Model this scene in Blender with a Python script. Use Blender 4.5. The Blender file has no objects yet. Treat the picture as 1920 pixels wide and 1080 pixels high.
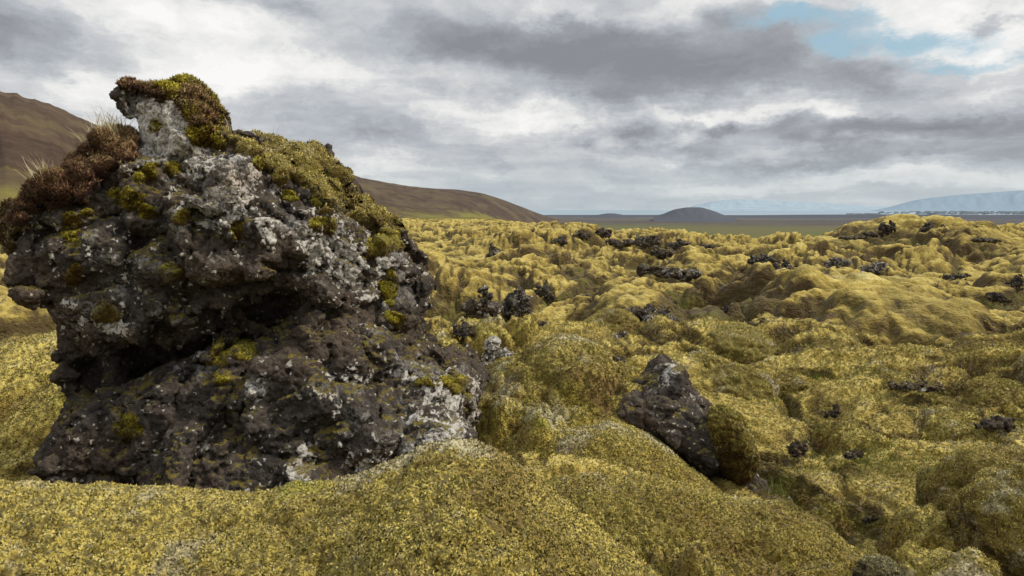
import bpy, math, random, time
import numpy as np
T0 = time.time()
def log(*a): print('[%.1f]' % (time.time() - T0), *a)
f4 = np.float32
C = bpy.context.scene.collection
sc = bpy.context.scene

# ------------------------------------------------------------------ camera
FPX = 1280.0
PITCH = math.atan(147.0 / FPX)
EYE = np.array([0.0, 0.0, 1.6])
cd = bpy.data.cameras.new('camera'); cam = bpy.data.objects.new('camera', cd); C.objects.link(cam)
cam.location = EYE; cam.rotation_euler = (math.pi / 2 - PITCH, 0, 0)
cd.lens = 24.0; cd.sensor_width = 36.0; cd.clip_start = 0.05; cd.clip_end = 200000.0
sc.camera = cam
def at(u, v, Y):
    """the point seen at photo pixel (u, v) and world depth Y"""
    a = (u - 960) / FPX; b = (540 - v) / FPX
    d = np.array([a, math.cos(PITCH) + b * math.sin(PITCH), -math.sin(PITCH) + b * math.cos(PITCH)])
    return EYE + d * (Y / d[1])
def proj(P):
    x = P[:, 0]; y = P[:, 1]; z = P[:, 2] - EYE[2]
    c = math.cos(PITCH); s = math.sin(PITCH)
    w = np.maximum(y * c - z * s, .01)
    return 960 + FPX * x / w, 540 - FPX * (y * s + z * c) / w

# ------------------------------------------------------------------ noise
from concurrent.futures import ThreadPoolExecutor
POOL = ThreadPoolExecutor(4)
def chunked(fn):
    """runs an array function over small slices on all cores"""
    def wrap(x, y, z=None, *rest, **kw):
        x = np.asarray(x); shp = x.shape; y = np.asarray(y)
        if fn.three is False: rest = ((z,) if z is not None else ()) + rest; z = None
        fl = [np.ascontiguousarray(np.broadcast_to(a, shp)).ravel() for a in (x, y) + ((np.asarray(z),) if z is not None else ())]
        n = fl[0].size; st = list(range(0, max(n, 1), 40000))
        def job(i):
            a = [q[i:i + 40000] for q in fl]
            if fn.three and z is None: a.append(None)
            return fn(*a, *rest, **kw)
        res = [job(st[0])] if len(st) == 1 else list(POOL.map(job, st))
        if isinstance(res[0], tuple): return tuple(np.concatenate([r[k] for r in res]).reshape(shp) for k in range(len(res[0])))
        return np.concatenate(res).reshape(shp)
    return wrap
def hsh(ix, iy, iz, seed):
    with np.errstate(over='ignore'):
        h = (ix.astype(np.uint32) * np.uint32(374761393)) ^ (iy.astype(np.uint32) * np.uint32(668265263)) ^ (iz.astype(np.uint32) * np.uint32(2147483647 - 1274126177)) ^ np.uint32((seed * 2654435761) & 0xffffffff)
        h = (h ^ (h >> np.uint32(13))) * np.uint32(1274126177)
        h = (h ^ (h >> np.uint32(16))) * np.uint32(2246822519)
        return h ^ (h >> np.uint32(15))
G3 = np.array([[1,1,0],[-1,1,0],[1,-1,0],[-1,-1,0],[1,0,1],[-1,0,1],[1,0,-1],[-1,0,-1],[0,1,1],[0,-1,1],[0,1,-1],[0,-1,-1],[1,1,0],[-1,1,0],[0,-1,1],[0,-1,-1]], dtype=f4)
def _perlin(x, y, z=None, seed=0):
    x = np.asarray(x, dtype=f4); y = np.asarray(y, dtype=f4)
    z = np.full_like(x, .37) if z is None else np.asarray(z, dtype=f4)
    xi = np.floor(x); yi = np.floor(y); zi = np.floor(z)
    xf = x - xi; yf = y - yi; zf = z - zi
    xi = xi.astype(np.int32); yi = yi.astype(np.int32); zi = zi.astype(np.int32)
    u = xf * xf * xf * (xf * (xf * 6 - 15) + 10); v = yf * yf * yf * (yf * (yf * 6 - 15) + 10); w = zf * zf * zf * (zf * (zf * 6 - 15) + 10)
    def g(a, b, c):
        q = G3[(hsh(xi + a, yi + b, zi + c, seed) & np.uint32(15)).astype(np.int32)]
        return q[..., 0] * (xf - a) + q[..., 1] * (yf - b) + q[..., 2] * (zf - c)
    x00 = g(0,0,0); x00 += u * (g(1,0,0) - x00); x10 = g(0,1,0); x10 += u * (g(1,1,0) - x10)
    x01 = g(0,0,1); x01 += u * (g(1,0,1) - x01); x11 = g(0,1,1); x11 += u * (g(1,1,1) - x11)
    x00 += v * (x10 - x00); x01 += v * (x11 - x01)
    return x00 + w * (x01 - x00)
_perlin.three = True; perlin = chunked(_perlin)
def fbm(x, y, z=None, o=4, seed=0, gain=.5):
    r = 0; a = 1.0; s = 1.0
    for i in range(o):
        r = r + a * perlin(x * s, y * s, None if z is None else z * s, seed + i * 17)
        a *= gain; s *= 2.03
    return r
def ridged(x, y, z, o=4, seed=0, gain=.5):
    r = 0; a = 1.0; s = 1.0
    for i in range(o):
        r = r + a * (1 - 2 * np.abs(perlin(x * s, y * s, z * s, seed + i * 13)))
        a *= gain; s *= 2.1
    return r
def _worley2(x, y, seed=0):
    xi = np.floor(x).astype(np.int32); yi = np.floor(y).astype(np.int32)
    F1 = np.full(x.shape, 9, f4); F2 = np.full(x.shape, 9, f4); idv = np.zeros(x.shape, f4)
    zz = np.zeros_like(xi)
    for a in (-1, 0, 1):
        for b in (-1, 0, 1):
            h = hsh(xi + a, yi + b, zz, seed)
            px = (h & np.uint32(1023)).astype(f4) / 1023; py = ((h >> np.uint32(10)) & np.uint32(1023)).astype(f4) / 1023
            d = np.sqrt((xi + a + px - x) ** 2 + (yi + b + py - y) ** 2).astype(f4)
            near = d < F1
            F2 = np.where(near, F1, np.minimum(F2, d)); idv = np.where(near, (h >> np.uint32(20)).astype(f4) / 4095, idv); F1 = np.where(near, d, F1)
    return F1, F2, idv
_worley2.three = False; worley2 = chunked(_worley2)
def _pillows(x, y, seed=0):
    """overlapping rounded domes with sharp gaps between them, 0..1"""
    xi = np.floor(x).astype(np.int32); yi = np.floor(y).astype(np.int32); zz = np.zeros_like(xi); best = np.zeros(x.shape, f4); sec = np.zeros(x.shape, f4)
    for a in (-1, 0, 1):
        for b in (-1, 0, 1):
            h = hsh(xi + a, yi + b, zz, seed); m = np.uint32(1023)
            dx = xi + a + (h & m).astype(f4) / 1023 - x; dy = yi + b + ((h >> np.uint32(10)) & m).astype(f4) / 1023 - y
            q = (h >> np.uint32(20)).astype(f4) / 4095; g = h * np.uint32(2654435761); k = ((g >> np.uint32(9)) & m).astype(f4) / 1023 - .5
            dx = dx + k * dy * .8; R = .62 + .38 * q
            v = (.35 + .65 * q) * np.clip(1 - (dx * dx + dy * dy) / (R * R), 0, 1) ** .66
            sec = np.where(v > best, best, np.maximum(sec, v)); best = np.maximum(best, v)
    return best, best - sec
_pillows.three = False; pillows = chunked(_pillows)
def _facet(x, y, z, seed=0):
    """cells that are each tilted their own way: broken planes"""
    xi = np.floor(x).astype(np.int32); yi = np.floor(y).astype(np.int32); zi = np.floor(z).astype(np.int32)
    F1 = np.full(x.shape, 9, f4); F2 = np.full(x.shape, 9, f4); fa = np.zeros(x.shape, f4)
    for a in (-1, 0, 1):
        for b in (-1, 0, 1):
            for c in (-1, 0, 1):
                h = hsh(xi + a, yi + b, zi + c, seed); m = np.uint32(1023)
                dx = (xi + a + (h & m).astype(f4) / 1023 - x); dy = (yi + b + ((h >> np.uint32(10)) & m).astype(f4) / 1023 - y); dz = (zi + c + ((h >> np.uint32(20)) & m).astype(f4) / 1023 - z)
                d = np.sqrt(dx * dx + dy * dy + dz * dz).astype(f4); near = d < F1
                g = h * np.uint32(2654435761)
                val = dx * ((g & m).astype(f4) / 512 - 1) + dy * (((g >> np.uint32(10)) & m).astype(f4) / 512 - 1) + dz * (((g >> np.uint32(20)) & m).astype(f4) / 512 - 1) + ((g >> np.uint32(5)) & m).astype(f4) / 2048 - .25
                F2 = np.where(near, F1, np.minimum(F2, d)); fa = np.where(near, val, fa); F1 = np.where(near, d, F1)
    return fa, F2 - F1
_facet.three = True; facet = chunked(_facet)
def _worley3(x, y, z, seed=0):
    xi = np.floor(x).astype(np.int32); yi = np.floor(y).astype(np.int32); zi = np.floor(z).astype(np.int32)
    F1 = np.full(x.shape, 9, f4); F2 = np.full(x.shape, 9, f4); idv = np.zeros(x.shape, f4)
    for a in (-1, 0, 1):
        for b in (-1, 0, 1):
            for c in (-1, 0, 1):
                h = hsh(xi + a, yi + b, zi + c, seed)
                px = (h & np.uint32(1023)).astype(f4) / 1023; py = ((h >> np.uint32(10)) & np.uint32(1023)).astype(f4) / 1023; pz = ((h >> np.uint32(20)) & np.uint32(1023)).astype(f4) / 1023
                d = np.sqrt((xi + a + px - x) ** 2 + (yi + b + py - y) ** 2 + (zi + c + pz - z) ** 2).astype(f4)
                near = d < F1
                F2 = np.where(near, F1, np.minimum(F2, d)); idv = np.where(near, ((h >> np.uint32(7)) & np.uint32(255)).astype(f4) / 255, idv); F1 = np.where(near, d, F1)
    return F1, F2, idv
_worley3.three = True; worley3 = chunked(_worley3)
def sstep(a, b, x):
    t = np.clip((x - a) / (b - a), 0, 1); return t * t * (3 - 2 * t)

# ------------------------------------------------------------------ mesh building
def mesh_from(name, V, Q=None, T=None, attrs=None, smooth=True, smooth_tris=False, nrm=None):
    """V (n,3); Q (m,4) quads; T (k,3) triangles; attrs name -> per-vertex float"""
    me = bpy.data.meshes.new(name)
    nq = 0 if Q is None else len(Q); nt = 0 if T is None else len(T)
    me.vertices.add(len(V)); me.vertices.foreach_set('co', np.ascontiguousarray(V, dtype=f4).ravel())
    parts = []; starts = []
    if nq: parts.append(Q.ravel()); starts.append(np.arange(nq) * 4)
    if nt: parts.append(T.ravel()); starts.append(nq * 4 + np.arange(nt) * 3)
    li = np.concatenate(parts).astype(np.int32)
    me.loops.add(len(li)); me.loops.foreach_set('vertex_index', li)
    me.polygons.add(nq + nt); me.polygons.foreach_set('loop_start', np.concatenate(starts).astype(np.int32))
    sm = np.zeros(nq + nt, bool); sm[:nq] = smooth; sm[nq:] = smooth_tris
    me.update(calc_edges=True)
    me.polygons.foreach_set('use_smooth', sm)
    for k, a in (attrs or {}).items():
        at_ = me.attributes.new(k, 'FLOAT', 'POINT'); at_.data.foreach_set('value', np.ascontiguousarray(a, dtype=f4))
    if nrm is not None:
        at_ = me.attributes.new('nrm', 'FLOAT_VECTOR', 'POINT'); at_.data.foreach_set('vector', np.ascontiguousarray(nrm, dtype=f4).ravel())
    me.update()
    return me
def link(name, me, mat, parent=None, loc=None):
    o = bpy.data.objects.new(name, me); C.objects.link(o)
    if mat: me.materials.append(mat)
    if parent: o.parent = parent; 
    if loc is not None: o.location = loc
    return o
def tag(o, label=None, cat=None, group=None, kind=None):
    if label: o['label'] = label
    if cat: o['category'] = cat
    if group: o['group'] = group
    if kind: o['kind'] = kind
    return o
def grid_quads(nr, nc):
    i = np.arange(nr * nc).reshape(nr, nc)
    return np.stack([i[:-1, :-1], i[:-1, 1:], i[1:, 1:], i[1:, :-1]], -1).reshape(-1, 4)
def vnormals(V, Q):
    a = V[Q[:, 2]] - V[Q[:, 0]]; b = V[Q[:, 3]] - V[Q[:, 1]]
    n = np.cross(a, b); N = np.zeros_like(V)
    for k in range(4):
        for c in range(3): N[:, c] += np.bincount(Q[:, k], n[:, c], len(V)).astype(N.dtype)
    return N / (np.linalg.norm(N, axis=1, keepdims=True) + 1e-9)

class Bag:
    """collects a surface and the sprigs growing on it into one mesh"""
    def __init__(s): s.V = []; s.Q = []; s.T = []; s.A = {'tip': [], 'rnd': [], 'wet': []}; s.N = []; s.n = 0
    def add(s, V, Q=None, T=None, tip=0, rnd=.5, wet=0, nrm=None):
        m = len(V); s.V.append(V); s.N.append(vnormals(V, Q) if nrm is None else nrm)
        if Q is not None: s.Q.append(Q + s.n)
        if T is not None: s.T.append(T + s.n)
        for k, v in (('tip', tip), ('rnd', rnd), ('wet', wet)): s.A[k].append(np.broadcast_to(np.asarray(v, dtype=f4), (m,)))
        s.n += m
    def mesh(s, name):
        return mesh_from(name, np.concatenate(s.V), np.concatenate(s.Q) if s.Q else None, np.concatenate(s.T) if s.T else None, {k: np.concatenate(v) for k, v in s.A.items()}, nrm=np.concatenate(s.N))

def gran(P): return fbm(P[:, 0] * 38, P[:, 1] * 38, P[:, 2] * 38, 2, 66)
def sprigs(bag, V, Q, N, count, size, width, rng, weight=None, brown_shade_v=None, up=.5, lean=.75, lod=True, bias=0.0, droop=0.0, crest=None):
    """tiny leaf-sized triangles standing on a surface; their size follows how coarse moss reads"""
    a = np.linalg.norm(np.cross(V[Q[:, 2]] - V[Q[:, 0]], V[Q[:, 3]] - V[Q[:, 1]]), axis=1) * .5
    c = V[Q].mean(1)
    d = np.linalg.norm(c - EYE, axis=1)
    w = a.copy()
    if lod: w = w / np.maximum(d, 1.2) ** 2
    if weight is not None: w = w * weight[Q].mean(1)
    if lod: w = w * (.10 + sstep(-.22, .10, gran(c)) * 1.0)
    w = w / w.sum()
    fi = rng.choice(len(Q), count, p=w)
    s = rng.random((count, 1)); t = rng.random((count, 1)); q = Q[fi]
    P = (V[q[:, 0]] * (1 - s) + V[q[:, 1]] * s) * (1 - t) + (V[q[:, 3]] * (1 - s) + V[q[:, 2]] * s) * t
    n = N[q[:, 0]]
    dist = np.linalg.norm(P - EYE, axis=1)
    sz = size * (np.clip(dist / 3.4, 1, 2.4) if lod else 1.0) * rng.uniform(.55, 1.35, count)
    r = rng.normal(0, 1, (count, 3)); r /= np.linalg.norm(r, axis=1, keepdims=True)
    D = n * (1 - up) + np.array([0, 0, up]) + r * lean + np.array([0, 0, -droop]); D /= np.linalg.norm(D, axis=1, keepdims=True)
    side = np.cross(D, rng.normal(0, 1, (count, 3))); side /= np.linalg.norm(side, axis=1, keepdims=True) + 1e-9
    wd = (sz * width)[:, None]; L = sz[:, None]
    W = np.empty((count, 3, 3)); base = P - n * .002
    W[:, 0] = base - side * wd; W[:, 1] = base + side * wd; W[:, 2] = base + D * L
    patch = fbm(P[:, 0] * 9, P[:, 1] * 9, P[:, 2] * 9, 3, 77)
    rv = np.clip(rng.random(count) * .45 + .27 + patch * .40 + bias + (0 if crest is None else crest[q[:, 0]]), 0, 1.4)
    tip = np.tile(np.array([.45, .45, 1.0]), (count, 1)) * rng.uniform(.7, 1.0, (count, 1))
    T = np.arange(count * 3).reshape(-1, 3)
    wv = 0 if brown_shade_v is None else np.repeat(brown_shade_v[q[:, 0]], 3)
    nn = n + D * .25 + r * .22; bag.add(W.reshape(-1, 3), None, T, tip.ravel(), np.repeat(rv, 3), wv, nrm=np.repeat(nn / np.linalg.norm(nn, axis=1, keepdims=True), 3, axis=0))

# ------------------------------------------------------------------ node helpers
class NT:
    def __init__(s, tree): s.t = tree; s.n = tree.nodes; s.l = tree.links; s.n.clear()
    def new(s, typ, **kw):
        n = s.n.new(typ)
        for k, v in kw.items():
            if k == 'inp':
                for a, b in v.items(): s.put(n.inputs[a], b)
            else: setattr(n, k, v)
        return n
    def put(s, sock, v):
        if isinstance(v, bpy.types.NodeSocket): s.l.new(v, sock)
        elif isinstance(v, bpy.types.Node): s.l.new(v.outputs[0], sock)
        else: sock.default_value = v
    def math(s, op, a, b=None, c=None, clamp=False):
        n = s.n.new('ShaderNodeMath'); n.operation = op; n.use_clamp = clamp
        s.put(n.inputs[0], a)
        if b is not None: s.put(n.inputs[1], b)
        if c is not None: s.put(n.inputs[2], c)
        return n.outputs[0]
    def vm(s, op, a, b=None, out=0):
        n = s.n.new('ShaderNodeVectorMath'); n.operation = op
        s.put(n.inputs[0], a)
        if b is not None: s.put(n.inputs[1], b)
        return n.outputs[out]
    def noise(s, vec, scale, detail=3, rough=.55, dist=0, color=False, dims='3D'):
        n = s.new('ShaderNodeTexNoise', noise_dimensions=dims, inp={'Vector': vec, 'Scale': scale, 'Detail': detail, 'Roughness': rough, 'Distortion': dist})
        return n.outputs[1 if color else 0]
    def vor(s, vec, scale, feature='F1', rand=1, out=0):
        n = s.new('ShaderNodeTexVoronoi', feature=feature, inp={'Vector': vec, 'Scale': scale, 'Randomness': rand}); return n.outputs[out]
    def rng(s, v, a, b, c=0.0, d=1.0, smooth=True):
        n = s.new('ShaderNodeMapRange', interpolation_type='SMOOTHSTEP' if smooth else 'LINEAR', inp={0: v, 1: a, 2: b, 3: c, 4: d}); return n.outputs[0]
    def ramp(s, v, stops):
        n = s.n.new('ShaderNodeValToRGB'); s.put(n.inputs[0], v); e = n.color_ramp.elements
        while len(e) < len(stops): e.new(.5)
        for i, (p, c) in enumerate(stops): e[i].position = p; e[i].color = (*c, 1)
        return n.outputs[0]
    def mix(s, f, a, b, mode='MIX'):
        n = s.n.new('ShaderNodeMix'); n.data_type = 'RGBA'; n.blend_type = mode
        s.put(n.inputs[0], f)
        for i, v in ((6, a), (7, b)):
            s.put(n.inputs[i], (*v, 1) if isinstance(v, tuple) and len(v) == 3 else v)
        return n.outputs[2]
    def attr(s, name): return s.new('ShaderNodeAttribute', attribute_name=name).outputs[2]
    def pos(s): return s.new('ShaderNodeNewGeometry').outputs['Position']
def material(name):
    m = bpy.data.materials.new(name); m.use_nodes = True; t = NT(m.node_tree)
    b = t.new('ShaderNodeBsdfPrincipled'); o = t.new('ShaderNodeOutputMaterial'); t.l.new(b.outputs[0], o.inputs[0])
    b.inputs['Roughness'].default_value = .9; b.inputs['Specular IOR Level'].default_value = .2
    for h in (m, m.cycles):
        if hasattr(h, 'use_bump_map_correction'): h.use_bump_map_correction = False;
    return m, t, b
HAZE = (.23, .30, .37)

def moss_material(name, stops, dark, brown_shade_col, far=False):
    m, t, b = material(name)
    p = t.pos(); tip = t.attr('tip'); rnd = t.attr('rnd'); wet = t.attr('wet')
    big = t.noise(p, .55, 3, .6); mid = t.noise(p, 3.2, 4, .65); fine = t.noise(p, 38, 3, .7)
    v = t.math('ADD', t.math('MULTIPLY', big, .8), t.math('SUBTRACT', t.math('MULTIPLY', mid, .8), .095))
    v = t.math('ADD', v, t.math('MULTIPLY', rnd, .5))
    v = t.math('ADD', v, t.math('MULTIPLY', t.math('SUBTRACT', fine, .5), .6))
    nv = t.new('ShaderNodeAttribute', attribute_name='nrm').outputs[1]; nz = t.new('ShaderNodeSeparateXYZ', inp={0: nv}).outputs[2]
    v = t.math('ADD', v, t.math('MULTIPLY', t.math('SUBTRACT', nz, .8), .7))  # upward faces paler: light from above painted into the colour
    v = t.math('ADD', v, t.math('MULTIPLY', t.math('SUBTRACT', t.noise(p, 8.5, 5, .7), .5), .7))
    v = t.math('ADD', v, .0, clamp=True)
    gr = t.rng(t.vor(p, 70), .05, .62)
    v = t.math('SUBTRACT', v, t.math('MULTIPLY', gr, .26), clamp=True)
    col = t.ramp(v, stops)
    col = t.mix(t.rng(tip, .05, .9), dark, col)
    pt = t.math('MULTIPLY', t.rng(t.math('ADD', t.noise(p, 1.7, 4, .68), t.math('MULTIPLY', t.math('SUBTRACT', fine, .5), .35)), .52, .64), .62)
    col = t.mix(pt, col, t.mix(rnd, (.075, .045, .02), (.23, .16, .045)))
    gp = t.math('MULTIPLY', t.rng(t.noise(t.vm('ADD', p, (7, 3, 1)), 2.3, 4, .65), .58, .70), .5)
    col = t.mix(gp, col, t.mix(rnd, (.11, .115, .015), (.30, .31, .045)))
    dead = t.math('MULTIPLY', t.rng(t.math('ADD', t.noise(t.vm('ADD', p, (1, 9, 4)), 2.6, 5, .7), t.math('MULTIPLY', rnd, .10)), .63, .71), .65)
    col = t.mix(dead, col, t.mix(rnd, (.16, .13, .08), (.56, .50, .33)))
    # hollows: browner and greener moss, with shade painted into the colour
    col = t.mix(t.math('MULTIPLY', wet, .85, clamp=True), col, t.mix(t.rng(mid, .42, .58), brown_shade_col[0], brown_shade_col[1]))
    t.put(b.inputs['Base Color'], col)
    b.inputs['Specular IOR Level'].default_value = .08; b.inputs['Roughness'].default_value = 1; b.inputs['Sheen Weight'].default_value = .18; b.inputs['Sheen Roughness'].default_value = .45; b.inputs['Sheen Tint'].default_value = (1, .93, .72, 1)
    bm = t.new('ShaderNodeBump', inp={'Strength': .5, 'Distance': .03, 'Height': t.math('ADD', fine, t.math('MULTIPLY', t.math('SUBTRACT', 1.0, gr), .6)), 'Normal': nv})
    t.put(b.inputs['Normal'], bm.outputs[0])
    return m
YEL = [(0, (.085, .046, .018)), (.16, (.165, .100, .026)), (.34, (.305, .210, .040)), (.54, (.485, .362, .068)), (.76, (.66, .525, .125)), (1, (.76, .66, .26))]
YELG = [(0, (.070, .046, .020)), (.18, (.135, .096, .030)), (.36, (.25, .180, .042)), (.56, (.38, .288, .070)), (.78, (.52, .41, .122)), (1, (.61, .53, .25))]
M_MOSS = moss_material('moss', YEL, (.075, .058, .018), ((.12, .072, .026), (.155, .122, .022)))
M_CUSH = moss_material('cushion_moss', [(0, (.14, .075, .015)), (.3, (.34, .25, .026)), (.6, (.54, .44, .042)), (1, (.68, .60, .11))], (.06, .045, .008), ((.12, .05, .02), (.10, .10, .01)))
M_HEATH = moss_material('heather', [(0, (.05, .026, .018)), (.35, (.19, .085, .048)), (.6, (.30, .16, .075)), (.85, (.40, .28, .12)), (1, (.40, .33, .16))], (.035, .018, .012), ((.11, .040, .030), (.20, .13, .05)))
M_GREY = moss_material('grey_moss', [(0, (.09, .075, .04)), (.4, (.22, .19, .085)), (.7, (.34, .30, .13)), (1, (.48, .43, .24))], (.08, .06, .03), ((.12, .09, .05), (.16, .14, .05)))

def rock_material():
    m, t, b = material('lava_rock')
    p = t.pos(); N = t.new('ShaderNodeNewGeometry').outputs['Normal']
    up = t.new('ShaderNodeSeparateXYZ', inp={0: N}).outputs[2]
    lich = t.attr('lich'); cav = t.attr('cav'); recess_shade = t.attr('recess_shade')
    warp = t.vm('ADD', p, t.vm('MULTIPLY', t.vm('SUBTRACT', t.noise(p, 9, 3, .6, color=True), (.5, .5, .5)), (.12, .12, .12)))
    n1 = t.noise(p, 2.3, 4, .6); n2 = t.noise(p, 11, 5, .7); n3 = t.noise(p, 60, 4, .75); n4 = t.noise(p, 190, 3, .7)
    base = t.ramp(t.math('ADD', t.math('MULTIPLY', n2, .7), t.math('MULTIPLY', n3, .3)), [(.3, (.011, .009, .008)), (.46, (.036, .029, .024)), (.6, (.085, .070, .057)), (.77, (.19, .165, .14))])
    brown = t.ramp(n3, [(.3, (.026, .018, .012)), (.55, (.105, .074, .050)), (.75, (.21, .16, .115))])
    col = t.mix(t.math('MULTIPLY', t.rng(n1, .42, .62), .6), base, brown)
    # lichen crusts: grey film and pale rosettes
    film = t.math('MULTIPLY', t.rng(t.math('ADD', t.noise(warp, 5.0, 5, .7), t.math('MULTIPLY', lich, .28)), .57, .66), t.rng(n3, .36, .56))
    col = t.mix(t.math('MULTIPLY', film, .7), col, t.mix(n4, (.16, .15, .13), (.40, .38, .35)))
    v = t.math('ADD', t.noise(warp, 8.0, 4, .62), t.math('MULTIPLY', t.noise(warp, 26.0, 3, .7), .30))
    v = t.math('ADD', v, t.math('MULTIPLY', lich, .36))
    v = t.math('ADD', v, t.math('MULTIPLY', cav, .05))
    ros = t.math('MULTIPLY', t.rng(v, .815, .845), t.rng(n3, .34, .48))
    pale = t.ramp(t.noise(p, 32, 4, .7), [(.3, (.26, .24, .21)), (.5, (.50, .47, .42)), (.7, (.68, .65, .60))])
    pale = t.mix(t.rng(t.noise(p, 3.1, 2), .5, .66), pale, t.mix(.5, pale, (.45, .35, .29)))
    col = t.mix(ros, col, pale)
    # small specks
    sp = t.vor(warp, 24)
    spk = t.math('MULTIPLY', t.rng(sp, .24, .17), t.rng(t.noise(p, 6.7, 2), .42, .52))
    col = t.mix(t.math('MULTIPLY', spk, .85), col, (.46, .44, .38))
    # thin moss film on ledges
    mo = t.rng(t.math('ADD', t.math('MULTIPLY', up, .33), t.noise(p, 4.1, 4, .7)), .74, .84)
    col = t.mix(t.math('MULTIPLY', mo, t.rng(n3, .35, .55)), col, t.mix(n2, (.09, .055, .015), (.20, .17, .02)))
    # darker tone in the crevices, by cavity
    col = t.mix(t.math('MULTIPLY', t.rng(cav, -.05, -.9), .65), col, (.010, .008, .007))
    col = t.mix(t.math('MULTIPLY', recess_shade, .8, clamp=True), col, (.010, .008, .008))  # recesses under overhangs: their shade painted into the colour
    t.put(b.inputs['Base Color'], col)
    b.inputs['Roughness'].default_value = .85; b.inputs['Specular IOR Level'].default_value = .25
    h = t.math('ADD', t.math('MULTIPLY', n3, .6), t.math('MULTIPLY', n4, .3))
    h = t.math('ADD', h, t.math('MULTIPLY', ros, .25))
    h = t.math('ADD', h, t.math('MULTIPLY', t.rng(t.vor(p, 95), .0, .45), .22))
    bm = t.new('ShaderNodeBump', inp={'Strength': .9, 'Distance': .02, 'Height': h})
    t.put(b.inputs['Normal'], bm.outputs[0])
    return m
M_ROCK = rock_material()
def grass_material():
    m, t, b = material('dry_grass')
    col = t.ramp(t.attr('rnd'), [(0, (.30, .23, .11)), (.5, (.50, .42, .24)), (.85, (.62, .55, .36)), (1, (.16, .20, .04))])
    t.put(b.inputs['Base Color'], col); return m
M_GRASS = grass_material()

# ------------------------------------------------------------------ ground height
def H_base(x, y):
    """lava field without hummocks: nearly level near the viewer, falling away to the plain"""
    r = np.sqrt(x * x + y * y); az = np.arctan2(x, np.maximum(y, 1e-3)); az = np.where(y < 0, np.sign(x) * 2.0, az)
    right = sstep(-.06, .12, az)                       # right of the ridge the land drops to a plain
    z = .10 * perlin(x * .14, y * .14, seed=5) * 2 + .02
    z = z - .006 * np.minimum(r, 90) * (1 - .2 * right) * sstep(8, 40, r)
    z = z + .35 * sstep(12, 40, r) * fbm(x * .07, y * .07, o=2, seed=8)
    z = z - .9 * sstep(18, 55, r) * np.exp(-((az - .33) / .13) ** 2)
    edge = 95 - 38 * right
    drop = sstep(edge, edge * 6, r)
    z = z - drop * (4 + 33 * right) - sstep(edge * 3, 8000, r) * 18 * right - (1 - right) * np.clip(r - 500, 0, 8000) * .007
    return z
def hummock(x, y):
    """returns height and hollow-ness"""
    wx = x + .55 * perlin(x * .9, y * .9, seed=21) + .16 * perlin(x * 3.1, y * 3.1, seed=22)
    wy = y + .55 * perlin(x * .9, y * .9, seed=23) + .16 * perlin(x * 3.1, y * 3.1, seed=24)
    r = np.sqrt(x * x + y * y)
    h = 0; hollow = 0
    for s, a, sd in ((3.4, .50, 1), (1.5, .66, 2), (.74, .38, 3), (.34, .15, 4)):
        B, gap = pillows(wx / s, wy / s, 40 + sd)
        h = h + a * B - .22 * a * (1 - sstep(0, .16, gap)); hollow = hollow + a * (1 - sstep(0, .35, B)) + a * .5 * (1 - sstep(0, .16, gap))
    m = sstep(-.35, .45, perlin(x * .23, y * .23, seed=31))       # some flatter, grassier hollows
    h = h * (.45 + .75 * m)
    fa = .46 + .66 * sstep(4.5, 13, r)
    h = (h - .80) * fa - .05 - .08 * sstep(.4, 1.2, x) * sstep(4.6, 3.6, r)
    rough = fbm(x * 7, y * 7, o=3, seed=51) * .03 + perlin(x * 28, y * 28, seed=55) * .008
    fade = 1 - sstep(70, 160, r)
    return (h + rough) * fade, np.clip(hollow / 1.0, 0, 1), m
def ground_z(x, y):
    x = np.atleast_1d(np.asarray(x, float)); y = np.atleast_1d(np.asarray(y, float))
    return (H_base(x, y) + hummock(x, y)[0])
def gz(x, y): return float(ground_z(x, y)[0])

# ------------------------------------------------------------------ ground sheet
rng = np.random.default_rng(3)
def build_ground():
    r = np.concatenate([np.linspace(.05, .9, 10), np.geomspace(.95, 130, 980), np.geomspace(133, 8200, 130)])
    az = np.concatenate([np.linspace(-math.pi, -.80, 90)[:-1], np.linspace(-.80, .80, 1150), np.linspace(.80, math.pi, 90)[1:]])
    R, A = np.meshgrid(r, az, indexing='ij')
    X = R * np.sin(A); Y = R * np.cos(A)
    x = X.ravel(); y = Y.ravel(); rr = R.ravel()
    hb = H_base(x, y); h, hol, m = hummock(x, y)
    z = hb + h
    V = np.stack([x, y, z], 1)
    Q = grid_quads(len(r), len(az))[:, ::-1]
    wet = np.clip(sstep(.12, .50, hol) * 1.0 + (1 - m) * .22 + .10 * (1 - sstep(4, 9, rr)), 0, 1) * (1 - sstep(60, 120, rr) * .3)
    if vnormals(V, Q)[:, 2].sum() < 0: Q = Q[:, ::-1]
    N = vnormals(V, Q)
    g = tag(link('ground', mesh_from('ground', V, Q, None, {'tip': np.full(len(V), .62), 'rnd': np.clip(1.02 - 1.7 * hol, 0, 1), 'wet': wet}, nrm=N), M_GROUND), kind='structure')  # rnd follows form here: light tops and shaded hollows put into the colour
    bag = Bag()
    sel = (rr[Q[:, 0]] > 2.0) & (rr[Q[:, 0]] < 11) & (np.abs(A.ravel()[Q[:, 0]]) < .74)
    sprigs(bag, V, Q[sel], N, 620000, .0105, .30, rng, brown_shade_v=wet, crest=np.clip(.42 - 1.1 * hol, -.6, .4))  # sprigs take the same painted tops and hollows
    tag(link('moss_carpet', bag.mesh('moss_carpet'), M_MOSS), 'low mossy sprigs carpeting the lava ground between boulders', 'moss', kind='stuff')
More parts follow.
